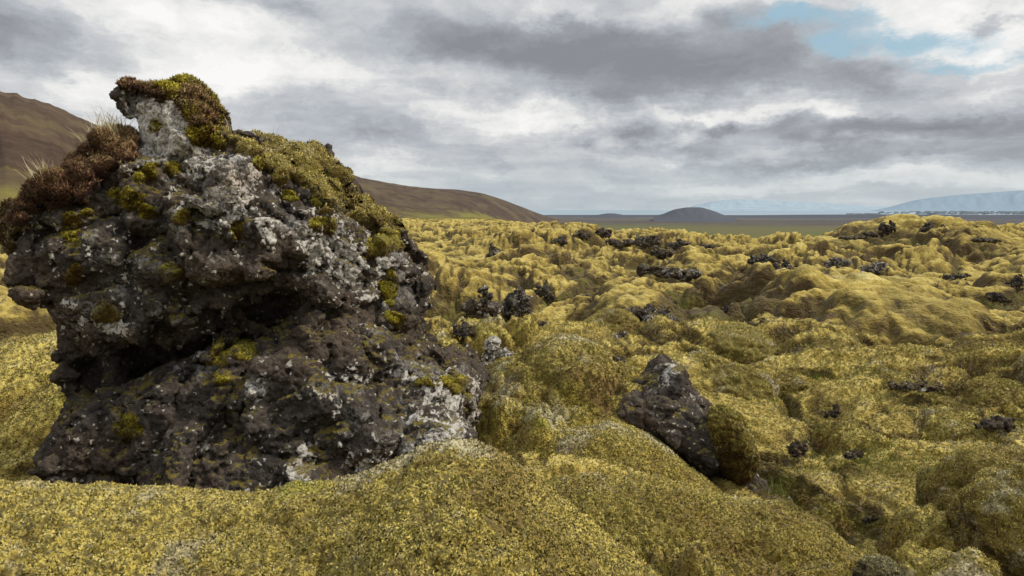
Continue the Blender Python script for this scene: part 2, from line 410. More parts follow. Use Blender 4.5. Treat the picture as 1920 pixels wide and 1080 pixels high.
def ground_material():
    m, t, b = material('ground')
    p = t.pos(); tip = t.attr('tip'); rnd = t.attr('rnd'); wet = t.attr('wet')
    r = t.vm('LENGTH', p, out=1)
    big = t.noise(p, .25, 4, .6); mid = t.noise(p, 2.2, 5, .68); fine = t.noise(p, 26, 3, .7)
    v = t.math('ADD', t.math('MULTIPLY', big, .6), t.math('MULTIPLY', mid, .5))
    v = t.math('ADD', v, t.math('MULTIPLY', rnd, .66)); v = t.math('ADD', v, t.math('MULTIPLY', fine, .3))
    nv = t.new('ShaderNodeAttribute', attribute_name='nrm').outputs[1]; nz = t.new('ShaderNodeSeparateXYZ', inp={0: nv}).outputs[2]
    v = t.math('ADD', v, t.math('MULTIPLY', t.math('SUBTRACT', nz, .85), 1.1))  # level tops paled, slopes darkened: overhead light put into the tone
    v = t.math('ADD', v, t.math('MULTIPLY', t.math('SUBTRACT', t.noise(p, 7.5, 5, .72), .5), .85))
    v = t.math('SUBTRACT', v, .80, clamp=True)
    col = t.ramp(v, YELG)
    col = t.mix(t.math('MULTIPLY', wet, .9), col, t.mix(t.rng(mid, .4, .6), (.060, .041, .017), (.105, .092, .020)))  # hollows: brown and green growth plus painted shade
    # bare lava showing through far off
    lava = t.math('MULTIPLY', t.rng(t.noise(p, 1.15, 5, .75), .60, .66), t.rng(wet, .25, .6))
    col = t.mix(lava, col, t.mix(t.noise(p, 20, 2), (.02, .016, .016), (.09, .08, .075)))
    # the plain: green meadow, then dark purple-brown lava flats
    q = t.vm('MULTIPLY', p, (.0016, .006, 1))
    pn = t.noise(q, 1.0, 5, .65)
    plain = t.mix(t.rng(pn, .40, .62), (.10, .105, .042), (.115, .10, .050))
    farp = t.mix(t.rng(pn, .42, .6), (.060, .045, .045), (.095, .082, .055))
    rr = t.math('ADD', r, t.math('MULTIPLY', t.math('SUBTRACT', pn, .5), 900.0))
    plain = t.mix(t.rng(rr, 1500.0, 2300.0), plain, farp)
    col = t.mix(t.rng(r, 110.0, 260.0), col, plain)
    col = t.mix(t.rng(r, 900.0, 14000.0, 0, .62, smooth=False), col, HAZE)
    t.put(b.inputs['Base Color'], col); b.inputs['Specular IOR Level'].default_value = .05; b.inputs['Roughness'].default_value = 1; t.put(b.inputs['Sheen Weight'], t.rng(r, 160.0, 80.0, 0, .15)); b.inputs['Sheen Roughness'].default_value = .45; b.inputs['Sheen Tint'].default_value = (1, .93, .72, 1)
    bm = t.new('ShaderNodeBump', inp={'Strength': .85, 'Distance': .22, 'Height': t.math('ADD', t.math('MULTIPLY', fine, .10), t.math('ADD', t.math('MULTIPLY', mid, .9), t.math('MULTIPLY', t.noise(p, 6.0, 4, .62), .7)))})
    t.put(b.inputs['Normal'], bm.outputs[0])
    return m
M_GROUND = ground_material()
build_ground(); log('ground')

# ------------------------------------------------------------------ moss mounds (heightfield domes)
def lumps(x, y, seed, k=1.0):
    wx = x + .10 * perlin(x * 3, y * 3, seed=seed); wy = y + .10 * perlin(x * 3, y * 3, seed=seed + 1)
    h = 0
    for s, a in ((.55 * k, .55), (.23 * k, .28), (.10 * k, .12)):
        F1, F2, i = worley2(wx / s, wy / s, seed + int(s * 100))
        h = h + a * (np.sqrt(sstep(0, .6, F2 - F1)) * (1 - .5 * F1 * F1) * (.5 + .5 * i) - .45)
    return h
def patch_object(name, me_V, Q, seed, count, mat, label, group=None, wet=None, size=.0095, bias=0., lean=.8, tipbase=.42, crest=None):
    bias = bias * .5
    g = np.random.default_rng(seed)
    c = me_V.mean(0); c[2] = me_V[:, 2].min()
    N = vnormals(me_V, Q)
    d = np.linalg.norm(me_V - EYE, axis=1)
    bag = Bag()
    w = np.zeros(len(me_V)) if wet is None else wet
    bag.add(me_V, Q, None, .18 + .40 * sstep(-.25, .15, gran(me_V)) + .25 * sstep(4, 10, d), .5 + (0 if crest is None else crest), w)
    if d.min() > 7.5: count = 0; mat = M_GROUND if mat is M_MOSS else mat; pass
    if count: sprigs(bag, me_V, Q, N, count, size, .34, g, brown_shade_v=w, bias=bias, lean=lean, crest=crest)
    bag.V = [v - c for v in bag.V]
    o = link(name, bag.mesh(name), mat, loc=c)
    return tag(o, label, 'moss mound', group)
def dome(u, v, hw, Y, ry, label, seed, count=20000, mat=None, pw=2.2, lump=.12, sink=.25, skew=0., rot=0., group='mossy lava mounds', res=None, bias=0., q=.62, hk=None):
    hk = (.3 if Y < 7 else .6) if hk is None else hk
    top = at(u, v, Y); rx = hw / FPX * Y
    base = gz(top[0], Y) - sink
    h = top[2] - base
    n = res or int(np.clip(70 + 60 * rx / max(Y, 1) * 4, 90, 230))
    s = np.linspace(-1.12, 1.12, n)
    A, B = np.meshgrid(s, s, indexing='ij')
    x = top[0] + A * rx * math.cos(rot) - B * ry * math.sin(rot); y = Y + A * rx * math.sin(rot) + B * ry * math.cos(rot)
    x = x.ravel(); y = y.ravel(); a = A.ravel() + .13 * perlin(x * 1.7 / rx, y * 1.7 / rx, seed=seed); b = B.ravel() + .13 * perlin(x * 1.7 / rx, y * 1.7 / rx, seed=seed + 3)
    a = a - skew * (1 - np.clip(a * a + b * b, 0, 1)) * .5
    r = (np.abs(a) ** pw + np.abs(b) ** pw) ** (1 / pw)
    prof = np.clip(1 - np.clip(r, 0, 1) ** 2, 0, 1) ** q - np.maximum(r - 1, 0) * 1.2
    k = np.clip(rx * 1.1, .45, 3.5)
    L = lumps(x, y, seed, k)
    pc = np.clip(prof, 0, 1); zl = ground_z(x, y)
    z = (zl - sink) * (1 - pc) + top[2] * pc - np.maximum(r - 1, 0) * 2.5 * max(h, .3) + lump * 2.0 * min(h, .9) * 1.6 * L * sstep(-.1, .35, prof) * (1 - .6 * sstep(.8, 1, prof)) + .06 * min(h, 1) * fbm(x * 2.2 / k, y * 2.2 / k, o=3, seed=seed + 4) + .012 * fbm(x * 9, y * 9, o=3, seed=seed) * max(1, k)
    hm, hol, mm = hummock(x, y)
    z = z + hk * hm * sstep(0, .4, prof) * np.clip(h, .2, 1)
    V = np.stack([x, y, z], 1)
    z0 = ground_z(x, y)
    Q = grid_quads(n, n)[:, ::-1]
    if (math.cos(rot) < 0): Q = Q[:, ::-1]
    keep = (z[Q] > z0[Q] - .12).any(1)
    if keep.sum() < 30: print('BURIED', label, round(h, 2)); return
    Q = Q[keep]
    nn = vnormals(V, Q)
    if nn[:, 2].sum() < 0: Q = Q[:, ::-1]
    used = np.unique(Q); mp = np.full(len(V), -1); mp[used] = np.arange(len(used)); V = V[used]; Q = mp[Q]
    wet = np.clip(sstep(.12, -.05, z[used] - z0[used]) * .5 + sstep(-.1, .45, fbm(x[used] * 2.2 / k, y[used] * 2.2 / k, o=4, seed=seed + 9)) * .45 + .5 * sstep(-.05, -.35, L[used]) + .45 * sstep(.30, .7, hol[used]), 0, 1)
    return patch_object('moss_mound', V, Q, seed, count, mat or M_MOSS, label, group, wet, bias=bias, crest=.30 * sstep(.6, 1, pc[used]) + np.clip(.25 - .8 * hol[used] * hk * 2, -.4, .25) + .45 * L[used])

def ridge(name, ctrl, yspan, label, seed, count, near=1.0, far=.5, xs=.009, bias=0., group=None, fall=(.35, .9), lump=.05):
    """a long mound whose crest runs through the given photo points (u, v, Y)"""
    P = np.array([at(*c) for c in ctrl]); o = np.argsort(P[:, 0]); P = P[o]
    x0, x1 = P[0, 0], P[-1, 0]
    nx = int((x1 - x0) / xs); x = np.linspace(x0, x1, nx); t = np.linspace(-1, 1, int(yspan * 2 / xs))
    def smooth(vals):
        s = np.interp(x, P[:, 0], vals); k = max(3, int(.10 / xs) | 1); ker = np.hanning(k + 2)[1:-1]; ker /= ker.sum()
        return np.convolve(np.pad(s, k // 2, mode='edge'), ker, 'valid')[:nx]
    yc = smooth(P[:, 1]); zc = smooth(P[:, 2])
    Xg, Tg = np.meshgrid(x, t, indexing='ij'); Yg = yc[:, None] + Tg * yspan
    d = Yg - yc[:, None]
    z = zc[:, None] - np.where(d < 0, fall[0] * d * d / near, fall[1] * d * d / far) - np.where(d > .0, .0, 0)
    xx = Xg.ravel(); yy = Yg.ravel(); z = z.ravel(); dd = d.ravel()
    L = lumps(xx, yy, seed, .9)
    z = z + lump * L * (.35 + .65 * sstep(0, .35, np.abs(dd))) + .012 * fbm(xx * 11, yy * 11, o=3, seed=seed)
    gq = worley2(xx * 26 + .3 * perlin(xx * 30, yy * 30, seed=2), yy * 26, 5); z = z + .012 * (1 - gq[0]) * sstep(0, .3, gq[1] - gq[0])
    V = np.stack([xx, yy, z], 1); Q = grid_quads(nx, len(t))[:, ::-1]
    z0 = ground_z(xx, yy)
    keep = (z[Q] > z0[Q] - .1).any(1) & (yy[Q[:, 0]] > .55); Q = Q[keep]
    if vnormals(V, Q)[:, 2].sum() < 0: Q = Q[:, ::-1]
    used = np.unique(Q); mp = np.full(len(V), -1); mp[used] = np.arange(len(used))
    cr = np.exp(-((dd[used] - .02) / (.13 + .05 * perlin(xx[used] * 5, yy[used] * 5, seed=9))) ** 2)
    w = sstep(.05, .6, fbm(xx[used] * 2.5, yy[used] * 2.5, o=3, seed=seed + 5)) * .35 + (.30 if bias < -.2 else 0) + .35 * sstep(-.1, -.4, L[used])
    return patch_object(name, V[used], mp[Q], seed, count, M_MOSS, label, group, w * (1 - cr), bias=bias, crest=.75 * cr - .12)

ridge('moss_mound', [(-700, 930, 2.35), (-300, 915, 2.3), (0, 911, 2.3), (120, 915, 2.3), (230, 912, 2.3), (330, 925, 2.3), (440, 936, 2.3), (540, 916, 2.3), (620, 912, 2.3), (690, 890, 2.3), (740, 866, 2.28), (790, 842, 2.25), (845, 833, 2.22), (900, 842, 2.2), (960, 868, 2.18), (1010, 902, 2.15), (1060, 945, 2.1), (1110, 985, 2.05), (1170, 1030, 2.0), (1240, 1085, 1.95), (1330, 1180, 1.9), (1420, 1290, 1.85)],
      1.35, 'wide yellow moss ridge across the bottom left, in front of the tall lava rock', 101, 560000, fall=(.17, 2.6), lump=.11, bias=.48)
ridge('moss_mound', [(820, 985, 2.9), (940, 935, 2.9), (1050, 905, 2.9), (1120, 897, 2.9), (1190, 894, 2.9), (1270, 905, 2.9), (1330, 925, 2.88), (1400, 938, 2.85), (1460, 948, 2.8), (1530, 985, 2.72), (1590, 1018, 2.65), (1650, 1062, 2.58), (1720, 1130, 2.5), (1800, 1230, 2.45)],
      1.0, 'long olive moss mound between the front ridge and the leaning lava slab', 131, 260000, fall=(.34, 2.6), lump=.10, bias=-.30)
ridge('moss_mound', [(760, 900, 4.3), (860, 850, 4.1), (960, 812, 4.0), (1060, 796, 3.92), (1140, 797, 3.85), (1200, 812, 3.8), (1250, 845, 3.74), (1300, 884, 3.7), (1345, 918, 3.66), (1400, 970, 3.62), (1460, 1030, 3.6)],
      .75, 'lower green moss lobe at the foot of the leaning lava slab', 151, 90000, fall=(.62, .5), lump=.07, bias=-.001, xs=.013)
D = [
 (1290, 1032, 150, 1.95, .35, 'small yellow moss mound at the bottom edge, right of the front ridge', 1, 40000, dict(bias=.0)),
 (1812, 1040, 165, 2.2, .4, 'moss mound at the bottom right below the paired boulders', 3, 50000, dict(bias=-.05)),
 (1765, 955, 105, 3.0, .45, 'dark brownish moss lump left of the paired boulders', 6, 26000, dict(bias=-.25)),
 (1052, 640, 250, 4.6, 1.0, 'large bright moss mound left of the leaning lava slab', 7, 130000, dict(q=.55, bias=.2, hk=.10, lump=.08)),
 (1620, 498, 262, 11.5, 3.6, 'broad moss hill on the right with a dark hollow at its left foot', 13, 90000, dict(lump=.11, q=.6)),
 (1700, 413, 190, 34., 6.5, 'highest moss hill on the right skyline, topped by dark rocks', 14, 22000, dict(lump=.12, q=.8, hk=.35)),
 (1560, 432, 130, 31., 4.5, 'lower shoulder hill left of the highest skyline moss hill', 15, 14000, dict(lump=.25, q=.8)),
 (1850, 430, 160, 30., 5, 'lower shoulder hill right of the highest skyline moss hill', 16, 12000, dict(lump=.25, q=.8)),
 (893, 588, 120, 8.0, 1.2, 'pale moss mound with a rust coloured side, next to the tall rock', 17, 26000, dict()),
 (1100, 506, 78, 15.5, 2.0, 'rounded moss mound in the middle distance with a dark underside', 18, 12000, dict()),
 (1180, 548, 132, 11.5, 1.7, 'long moss mound sloping right into dark rocks', 19, 20000, dict(skew=.4)),
 (1670, 700, 90, 5.9, .6, 'flat moss hump in the middle right with a dark split', 23, 12000, dict(bias=-.08)),
 (1885, 722, 110, 5.6, .7, 'moss hump at the right edge above the paired boulders', 24, 16000, dict()),
 (1540, 930, 92, 3.9, .4, 'low green moss swell behind the long olive mound', 25, 18000, dict(bias=-.1)),
 (1690, 918, 85, 4.2, .4, 'low olive moss swell left of the paired boulders', 26, 16000, dict(bias=-.1)),
 (215, 596, 330, 5.8, 1.3, 'smooth yellow moss slope behind the left foot of the tall rock', 27, 70000, dict(lump=.06, q=.6, hk=.08, bias=.15)),
 (40, 505, 210, 9.5, 1.8, 'moss hill left of the tall rock, farther than the smooth slope', 28, 30000, dict(lump=.1)),
 (1010, 470, 70, 22., 2.6, 'distant rounded moss mound left of the black rock band', 29, 6000, dict()),
 (1325, 470, 90, 20., 2.6, 'distant moss mound below the black rock band', 30, 8000, dict()),
 (820, 560, 70, 9.0, 1.0, 'small moss mound against the right side of the tall rock', 31, 12000, dict()),
 (1880, 575, 80, 9.0, 1.0, 'moss mound at the right edge beside a dark hollow', 32, 10000, dict()),
 (1250, 622, 90, 7.9, .8, 'low brown moss swell above the leaning slab', 33, 12000, dict(bias=-.15)),
 (1440, 600, 70, 8.6, .6, 'narrow moss ridge hugging the left foot of the broad hill', 34, 10000, dict()),
 (1790, 770, 110, 5.0, .6, 'broad grassy moss hump above the paired boulders', 35, 16000, dict(bias=-.08)),
 (1600, 790, 90, 4.9, .5, 'rough moss hump right of the leaning slab cushion', 36, 14000, dict(bias=-.12)),
]
for u, v, hw, Y, ry, lab, sd, cnt, kw in D:
    dome(u, v, hw, Y, ry, lab, 200 + sd * 11, cnt, **kw)
log('mounds')

# ------------------------------------------------------------------ blocky lava rocks
def poly_sd(px, pz, X, Z):
    d = np.full(X.shape, 1e9, f4); ins = np.zeros(X.shape, bool); n = len(px)
    for i in range(n):
        x0, z0, x1, z1 = px[i], pz[i], px[(i + 1) % n], pz[(i + 1) % n]
        ex, ez = x1 - x0, z1 - z0; wx, wz = X - x0, Z - z0
        t = np.clip((wx * ex + wz * ez) / (ex * ex + ez * ez + 1e-12), 0, 1)
        d = np.minimum(d, (wx - ex * t) ** 2 + (wz - ez * t) ** 2)
        c = ((z0 <= Z) & (z1 > Z)) | ((z1 <= Z) & (z0 > Z))
        with np.errstate(divide='ignore', invalid='ignore'):
            xi = x0 + (Z - z0) / (z1 - z0 + 1e-12) * ex
        ins ^= c & (X < xi)
    d = np.sqrt(d); return np.where(ins, -d, d)
def smin(a, b, k):
    h = np.clip(.5 + .5 * (b - a) / k, 0, 1); return b + (a - b) * h - k * h * (1 - h)
def surface_nets(F, o, h):
    S = F < 0
    nx, ny, nz = F.shape
    cnt = np.zeros((nx - 1, ny - 1, nz - 1), np.uint8)
    for a in (0, 1):
        for b in (0, 1):
            for c in (0, 1): cnt += S[a:nx - 1 + a, b:ny - 1 + b, c:nz - 1 + c]
    act = (cnt > 0) & (cnt < 8)
    I = np.argwhere(act); idx = np.full(act.shape, -1, np.int32); idx[act] = np.arange(len(I))
    acc = np.zeros((len(I), 3), f4); num = np.zeros(len(I), f4)
    for ax in range(3):
        o1, o2 = [k for k in range(3) if k != ax]
        for a in (0, 1):
            for b in (0, 1):
                p0 = I.copy(); p0[:, o1] += a; p0[:, o2] += b; p1 = p0.copy(); p1[:, ax] += 1
                f0 = F[p0[:, 0], p0[:, 1], p0[:, 2]]; f1 = F[p1[:, 0], p1[:, 1], p1[:, 2]]
                c = (f0 < 0) != (f1 < 0)
                t = np.where(c, f0 / np.where(c, f0 - f1, 1), 0)
                q = np.zeros((len(I), 3), f4); q[:, o1] = a; q[:, o2] = b; q[:, ax] = t
                acc += q * c[:, None]; num += c
    V = (I + acc / num[:, None]) * h + o
    Qs = []
    for ax in range(3):
        o1, o2 = [(1, 2), (2, 0), (0, 1)][ax]
        sl0 = [slice(1, -1)] * 3; sl1 = [slice(1, -1)] * 3
        sl0[ax] = slice(0, -1); sl1[ax] = slice(1, None)
        A = S[tuple(sl0)]; B = S[tuple(sl1)]
        E = np.argwhere(A != B)
        flip = ~A[E[:, 0], E[:, 1], E[:, 2]]
        E = E.copy(); 
        for k in range(3):
            if k != ax: E[:, k] += 1
        def cell(d1, d2):
            p = E.copy(); p[:, o1] += d1; p[:, o2] += d2
            return idx[p[:, 0], p[:, 1], p[:, 2]]
        q = np.stack([cell(-1, -1), cell(0, -1), cell(0, 0), cell(-1, 0)], 1)
        q[flip] = q[flip][:, ::-1]; Qs.append(q)
    Q = np.concatenate(Qs); Q = Q[(Q >= 0).all(1)]
    return V.astype(np.float64), Q
def subdivide(V, Q):
    n = len(V); e = np.concatenate([Q[:, [0, 1]], Q[:, [1, 2]], Q[:, [2, 3]], Q[:, [3, 0]]]); e.sort(axis=1)
    key = e[:, 0].astype(np.int64) * n + e[:, 1]
    uk, inv = np.unique(key, return_inverse=True)
    em = (V[uk // n] + V[uk % n]) * .5; fc = V[Q].mean(1)
    m = len(Q); ei = inv.reshape(4, m) + n; ci = n + len(uk) + np.arange(m)
    V2 = np.concatenate([V, em, fc])
    Q2 = np.concatenate([np.stack([Q[:, k], ei[k], ci, ei[(k + 3) % 4]], 1) for k in range(4)])
    return V2, Q2
def relax(V, Q, it=1, lam=.5):
    n = len(V)
    for _ in range(it):
        S = np.zeros_like(V); c = np.zeros(n)
        for a, b in ((0, 1), (1, 2), (2, 3), (3, 0)):
            for k in range(3):
                S[:, k] += np.bincount(Q[:, a], V[Q[:, b], k], n) + np.bincount(Q[:, b], V[Q[:, a], k], n)
            c += np.bincount(Q[:, a], minlength=n) + np.bincount(Q[:, b], minlength=n)
        V = V + lam * (S / np.maximum(c, 1)[:, None] - V)
    return V
def block_rock(blocks, cuts, bounds, h, seed, D0, amp=1.0, sub=True):
    """blocks: (pixel polygon, front depth, back depth, edge round, tilt_z, tilt_x); cuts: capsules (u0,v0,Y0,u1,v1,Y1,r)"""
    (x0, x1), (y0, y1), (z0, z1) = bounds
    xs = np.arange(x0, x1, h); ys = np.arange(y0, y1, h); zs = np.arange(z0, z1, h)
    X2, Z2 = np.meshgrid(xs, zs, indexing='ij')
    F = np.full((len(xs), len(ys), len(zs)), 1e3, f4)
    # warp lookups so that block edges are uneven
    wx = .035 * amp * fbm(X2 * 2.3, Z2 * 2.3, o=4, seed=seed); wz = .035 * amp * fbm(X2 * 2.3, Z2 * 2.3, o=4, seed=seed + 50)
    for poly, yf, yb, rd, tz, tx, *dd in blocks:
        pts = np.array([at(u, v, dd[0] if dd else D0) for u, v in poly])
        s2 = poly_sd(pts[:, 0], pts[:, 2], X2 + wx, Z2 + wz)
        cz = pts[:, 2].mean(); cx = pts[:, 0].mean()
        front = yf + tz * (Z2 - cz) + tx * (X2 - cx) + .05 * amp * fbm(X2 * 2, Z2 * 2, o=3, seed=seed + 7)
        dy = np.maximum(front[:, None, :] - ys[None, :, None], ys[None, :, None] - yb).astype(f4)
        a = s2[:, None, :].astype(f4) + rd; b = dy + rd
        d = np.sqrt(np.maximum(a, 0) ** 2 + np.maximum(b, 0) ** 2) + np.minimum(np.maximum(a, b), 0) - rd
        F = smin(F, d, .03)
    for c in cuts:
        p = at(*c[0:3]); q = at(*c[3:6]); r = c[6]
        e = q - p; ee = e @ e
        t = np.clip(((xs[:, None, None] - p[0]) * e[0] + (ys[None, :, None] - p[1]) * e[1] + (zs[None, None, :] - p[2]) * e[2]) / ee, 0, 1)
        d = np.sqrt((xs[:, None, None] - p[0] - e[0] * t) ** 2 + (ys[None, :, None] - p[1] - e[1] * t) ** 2 + (zs[None, None, :] - p[2] - e[2] * t) ** 2) - r
        F = np.maximum(F, -d.astype(f4) + 0) if r < .04 else -smin(-F, d.astype(f4), .05)
    nb = np.abs(F) < .14
    I = np.argwhere(nb); x = xs[I[:, 0]]; y = ys[I[:, 1]]; z = zs[I[:, 2]]
    qx = x + .08 * perlin(x * 4, y * 4, z * 4, seed + 1); qy = y + .08 * perlin(x * 4, y * 4, z * 4, seed + 2); qz = z + .08 * perlin(x * 4, y * 4, z * 4, seed + 3)
    fa, fe = facet(qx * 2.6, qy * 2.6, qz * 3.2, seed); fb, fg = facet(qx * 6.5 + 3, qy * 6.5, qz * 7.5, seed + 3)
    G1, G2, i2 = worley3(qx * 9, qy * 9, qz * 11, seed + 9)
    disp = amp * ((.10 * fa - .012) + .035 * (sstep(0, .12, fe) - .8) + .045 * fb + .018 * (sstep(0, .15, fg) - .8) + .010 * (i2 - .5) + .012 * (sstep(0, .3, G2 - G1) - .7) + .035 * fbm(x * 2.2, y * 2.2, z * 2.2, 4, seed + 4) + .010 * (ridged(qx * 6, qy * 6, qz * 6, 2, seed + 6) - .6))
    F[nb] -= disp
    V, Q = surface_nets(F, np.array([x0, y0, z0]), h)
    V = relax(V, Q, 1, .4)
    lab = np.arange(len(V))
    for _ in range(400):
        m = lab[Q].min(1); new = lab.copy()
        for k in range(4): np.minimum.at(new, Q[:, k], m)
        new = new[new]
        if (new == lab).all(): break
        lab = new
    big = np.bincount(lab).argmax(); Q = Q[lab[Q[:, 0]] == big]
    used = np.unique(Q); mp = np.full(len(V), -1); mp[used] = np.arange(len(used)); V = V[used]; Q = mp[Q]
    if sub: V, Q = subdivide(V, Q)
    base = V.copy()
    N = vnormals(V, Q)
    if ((V - V.mean(0)) * N).sum() < 0: Q = Q[:, ::-1]; N = -N
    x, y, z = V.T
    wxx = x + .02 * perlin(x * 14, y * 14, z * 14, 7); 
    G1, G2, i2 = worley3(wxx * 24, y * 24, z * 28, seed + 19)
    d = amp * (.009 * (ridged(x * 9, y * 9, z * 9, 3, seed + 11, .6) - .7) + .006 * (i2 - .5) + .005 * (sstep(0, .3, G2 - G1) - .7) + .007 * fbm(x * 40, y * 40, z * 40, 3, seed + 12, .7))
    # pits of old gas bubbles
    P1, P2, pi = worley3(x * 17, y * 17, z * 17, seed + 29)
    d -= amp * .020 * (pi > .62) * sstep(.36, .12, P1)
    V = V + N * d[:, None]
    sm = relax(V, Q, 6, .6)
    N2 = vnormals(V, Q)
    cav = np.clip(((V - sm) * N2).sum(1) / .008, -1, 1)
    return V, Q, N2, cav, base, N
def finish_rock(V, Q, cav, lich, recess_shade, name, parent_loc):
    return mesh_from(name, V - parent_loc, Q, None, {'lich': lich, 'cav': cav, 'recess_shade': recess_shade})
def region(V, poly, soft=14):
    u, v = proj(V); pp = np.array(poly, float); out = np.full(len(V), -9.0); e = soft * 3
    s = (u > pp[:, 0].min() - e) & (u < pp[:, 0].max() + e) & (v > pp[:, 1].min() - e) & (v < pp[:, 1].max() + e)
    out[s] = -poly_sd(pp[:, 0], pp[:, 1], u[s], v[s]) / soft
    return out     # > 0 inside, in units of soft pixels
def moss_patch(name, V, Q, N, mask, thick, seed, count, mat, parent, loc, size=.014, bias=0., lean=.7, up=.4, lump=1.0, edge=-.006, droop=0., width=.24):
    """mask per vertex: 0 at the rim, 1 well inside"""
    qm = mask[Q].max(1) > 0
    if qm.sum() < 8: return None
    Qs = Q[qm]; used = np.unique(Qs); mp = np.full(len(V), -1); mp[used] = np.arange(len(used))
    v = V[used]; q = mp[Qs]; m = np.clip(mask[used], 0, 1)
    v = relax(v, q, 10, .6); n = vnormals(v, q); n = relax(n, q, 6, .6); n /= np.linalg.norm(n, axis=1, keepdims=True) + 1e-9
    x, y, z = v.T
    L = worley3(x * 14, y * 14, z * 14, seed)
    off = edge + thick * np.sqrt(np.clip(m * (2 - m), 0, 1)) * (1 + .35 * lump * (sstep(0, .5, L[1] - L[0]) * .9 - .5 + fbm(x * 8, y * 8, z * 8, 3, seed)))
    v = v + n * off[:, None]
    n = vnormals(v, q)
    bag = Bag(); w = sstep(.1, .5, fbm(x * 5, y * 5, z * 5, 3, seed + 4)) * .35
    bag.add(v, q, None, .25, .5, w)
    g = np.random.default_rng(seed)
    if count: sprigs(bag, v, q, n, count, size, width, g, weight=np.clip(m * 3, .05, 1), brown_shade_v=w, up=up, lean=lean, bias=bias, lod=False, droop=droop)
    bag.V = [a - loc for a in bag.V]
    return link(name, bag.mesh(name), mat, parent)
def blades(name, roots, lens, widths, parent, loc, seed, mat=None, lean=(0, 0, 0), bend=.5):
    g = np.random.default_rng(seed); n = len(roots); Vs = []; seg = 4
    dirv = np.array([0, 0, 1.0]) + g.normal(0, .28, (n, 3)) + np.array(lean); dirv /= np.linalg.norm(dirv, axis=1, keepdims=True)
    side = np.cross(dirv, g.normal(0, 1, (n, 3))); side /= np.linalg.norm(side, axis=1, keepdims=True)
    bd = g.normal(0, 1, (n, 3)) * bend; bd[:, 2] = -abs(bd[:, 2]) * .4
    V = np.zeros((n, seg + 1, 2, 3))
    for k in range(seg + 1):
        t = k / seg; c = roots + dirv * (lens * t)[:, None] + bd * (lens * t * t * .5)[:, None]; w = (widths * (1 - t * .85))[:, None]
        V[:, k, 0] = c - side * w; V[:, k, 1] = c + side * w
    V = V.reshape(-1, 3) - loc
    b = (np.arange(n) * (seg + 1) * 2)[:, None]; qs = []
    for k in range(seg): qs.append(b + np.array([[2 * k, 2 * k + 1, 2 * k + 3, 2 * k + 2]]))
    Q = np.concatenate(qs); r = np.repeat(g.random(n), (seg + 1) * 2)
    o = link(name, mesh_from(name, V, Q, None, {'rnd': r}), mat or M_GRASS, parent); o['kind'] = 'stuff'; return o

# --- the tall rock
D0 = 3.38
HEAD = [(213,190),(224,168),(275,156),(325,166),(358,180),(376,205),(392,245),(420,300),(330,330),(255,305),(246,240),(222,212)]
UPPER = [(236,256),(330,262),(420,258),(475,280),(530,278),(572,308),(602,345),(622,388),(660,408),(694,444),(712,490),(690,540),(600,560),(520,560),(420,600),(300,640),(200,636),(115,590),(85,570),(62,532),(38,492),(25,460),(22,440),(38,405),(75,350),(125,300),(185,262)]
RIGHTB = [(615,398),(665,408),(705,448),(725,485),(738,512),(772,550),(770,588),(752,630),(752,660),(700,690),(600,560)]
SLAB = [(560,572),(610,556),(660,570),(710,600),(765,665),(800,685),(840,716),(868,750),(882,780),(868,830),(870,1010),(330,1010),(345,900),(375,850),(378,780),(440,720),(480,690),(500,630)]
LOWL = [(105,750),(235,735),(330,700),(400,640),(470,630),(500,660),(470,760),(430,1010),(60,1010),(88,880),(66,856),(85,825)]
CORE = [(90,420),(600,380),(740,520),(740,900),(700,1010),(120,1010),(84,820),(78,700),(88,600)]
blocks = [
 (HEAD, 3.46, 3.95, .11, .10, -.1, 3.58),
 (UPPER, 3.30, 4.45, .17, .25, .10),
 ([(70,460),(200,430),(330,460),(360,530),(300,590),(210,612),(130,580),(100,530)], 3.18, 4.2, .12, -.1, -.1),
 ([(330,300),(470,300),(520,400),(600,470),(540,540),(420,520),(330,440)], 3.20, 4.2, .12, .3, .0),
 ([(470,420),(600,400),(700,470),(700,560),(640,600),(560,560),(500,540)], 3.24, 4.2, .12, .2, .15),
 (RIGHTB, 3.42, 4.30, .14, .15, .25),
 (SLAB, 2.98, 4.3, .20, .32, .12),
 (LOWL, 3.12, 4.3, .16, .25, -.05, 3.25),
 (CORE, 3.62, 4.35, .12, .05, 0),
 ([(88,600),(180,620),(230,740),(160,800),(98,790),(88,700)], 3.40, 4.2, .08, 0, -.2),
]
cuts = [
 (500, 600, 3.18, 240, 735, 3.15, .085), (470, 590, 3.35, 330, 640, 3.3, .10), (300, 640, 3.3, 150, 690, 3.35, .10),
 (250, 545, 3.12, 400, 560, 3.22, .055), (560, 520, 3.18, 430, 560, 3.2, .07), (380, 860, 2.98, 470, 740, 3.0, .03),
 (450, 830, 2.93, 600, 830, 2.93, .035), (700, 700, 3.1, 720, 900, 3.0, .035), (330, 400, 3.12, 480, 460, 3.15, .035), (230, 745, 3.05, 200, 880, 3.05, .04),
 (620, 620, 3.2, 700, 740, 3.15, .03),
]
p0 = at(0, 1010, D0); p1 = at(905, 130, D0 + .25)
V, Q, N, cav, base, N0 = block_rock(blocks, cuts, ((p0[0] - .2, p1[0] + .25), (2.7, 4.65), (at(0, 1010, D0)[2] - .05, p1[2] + .2)), .0155, 11, D0)
log('rock field', len(V))
u, v = proj(V)
lich = -.12 + np.zeros(len(V))
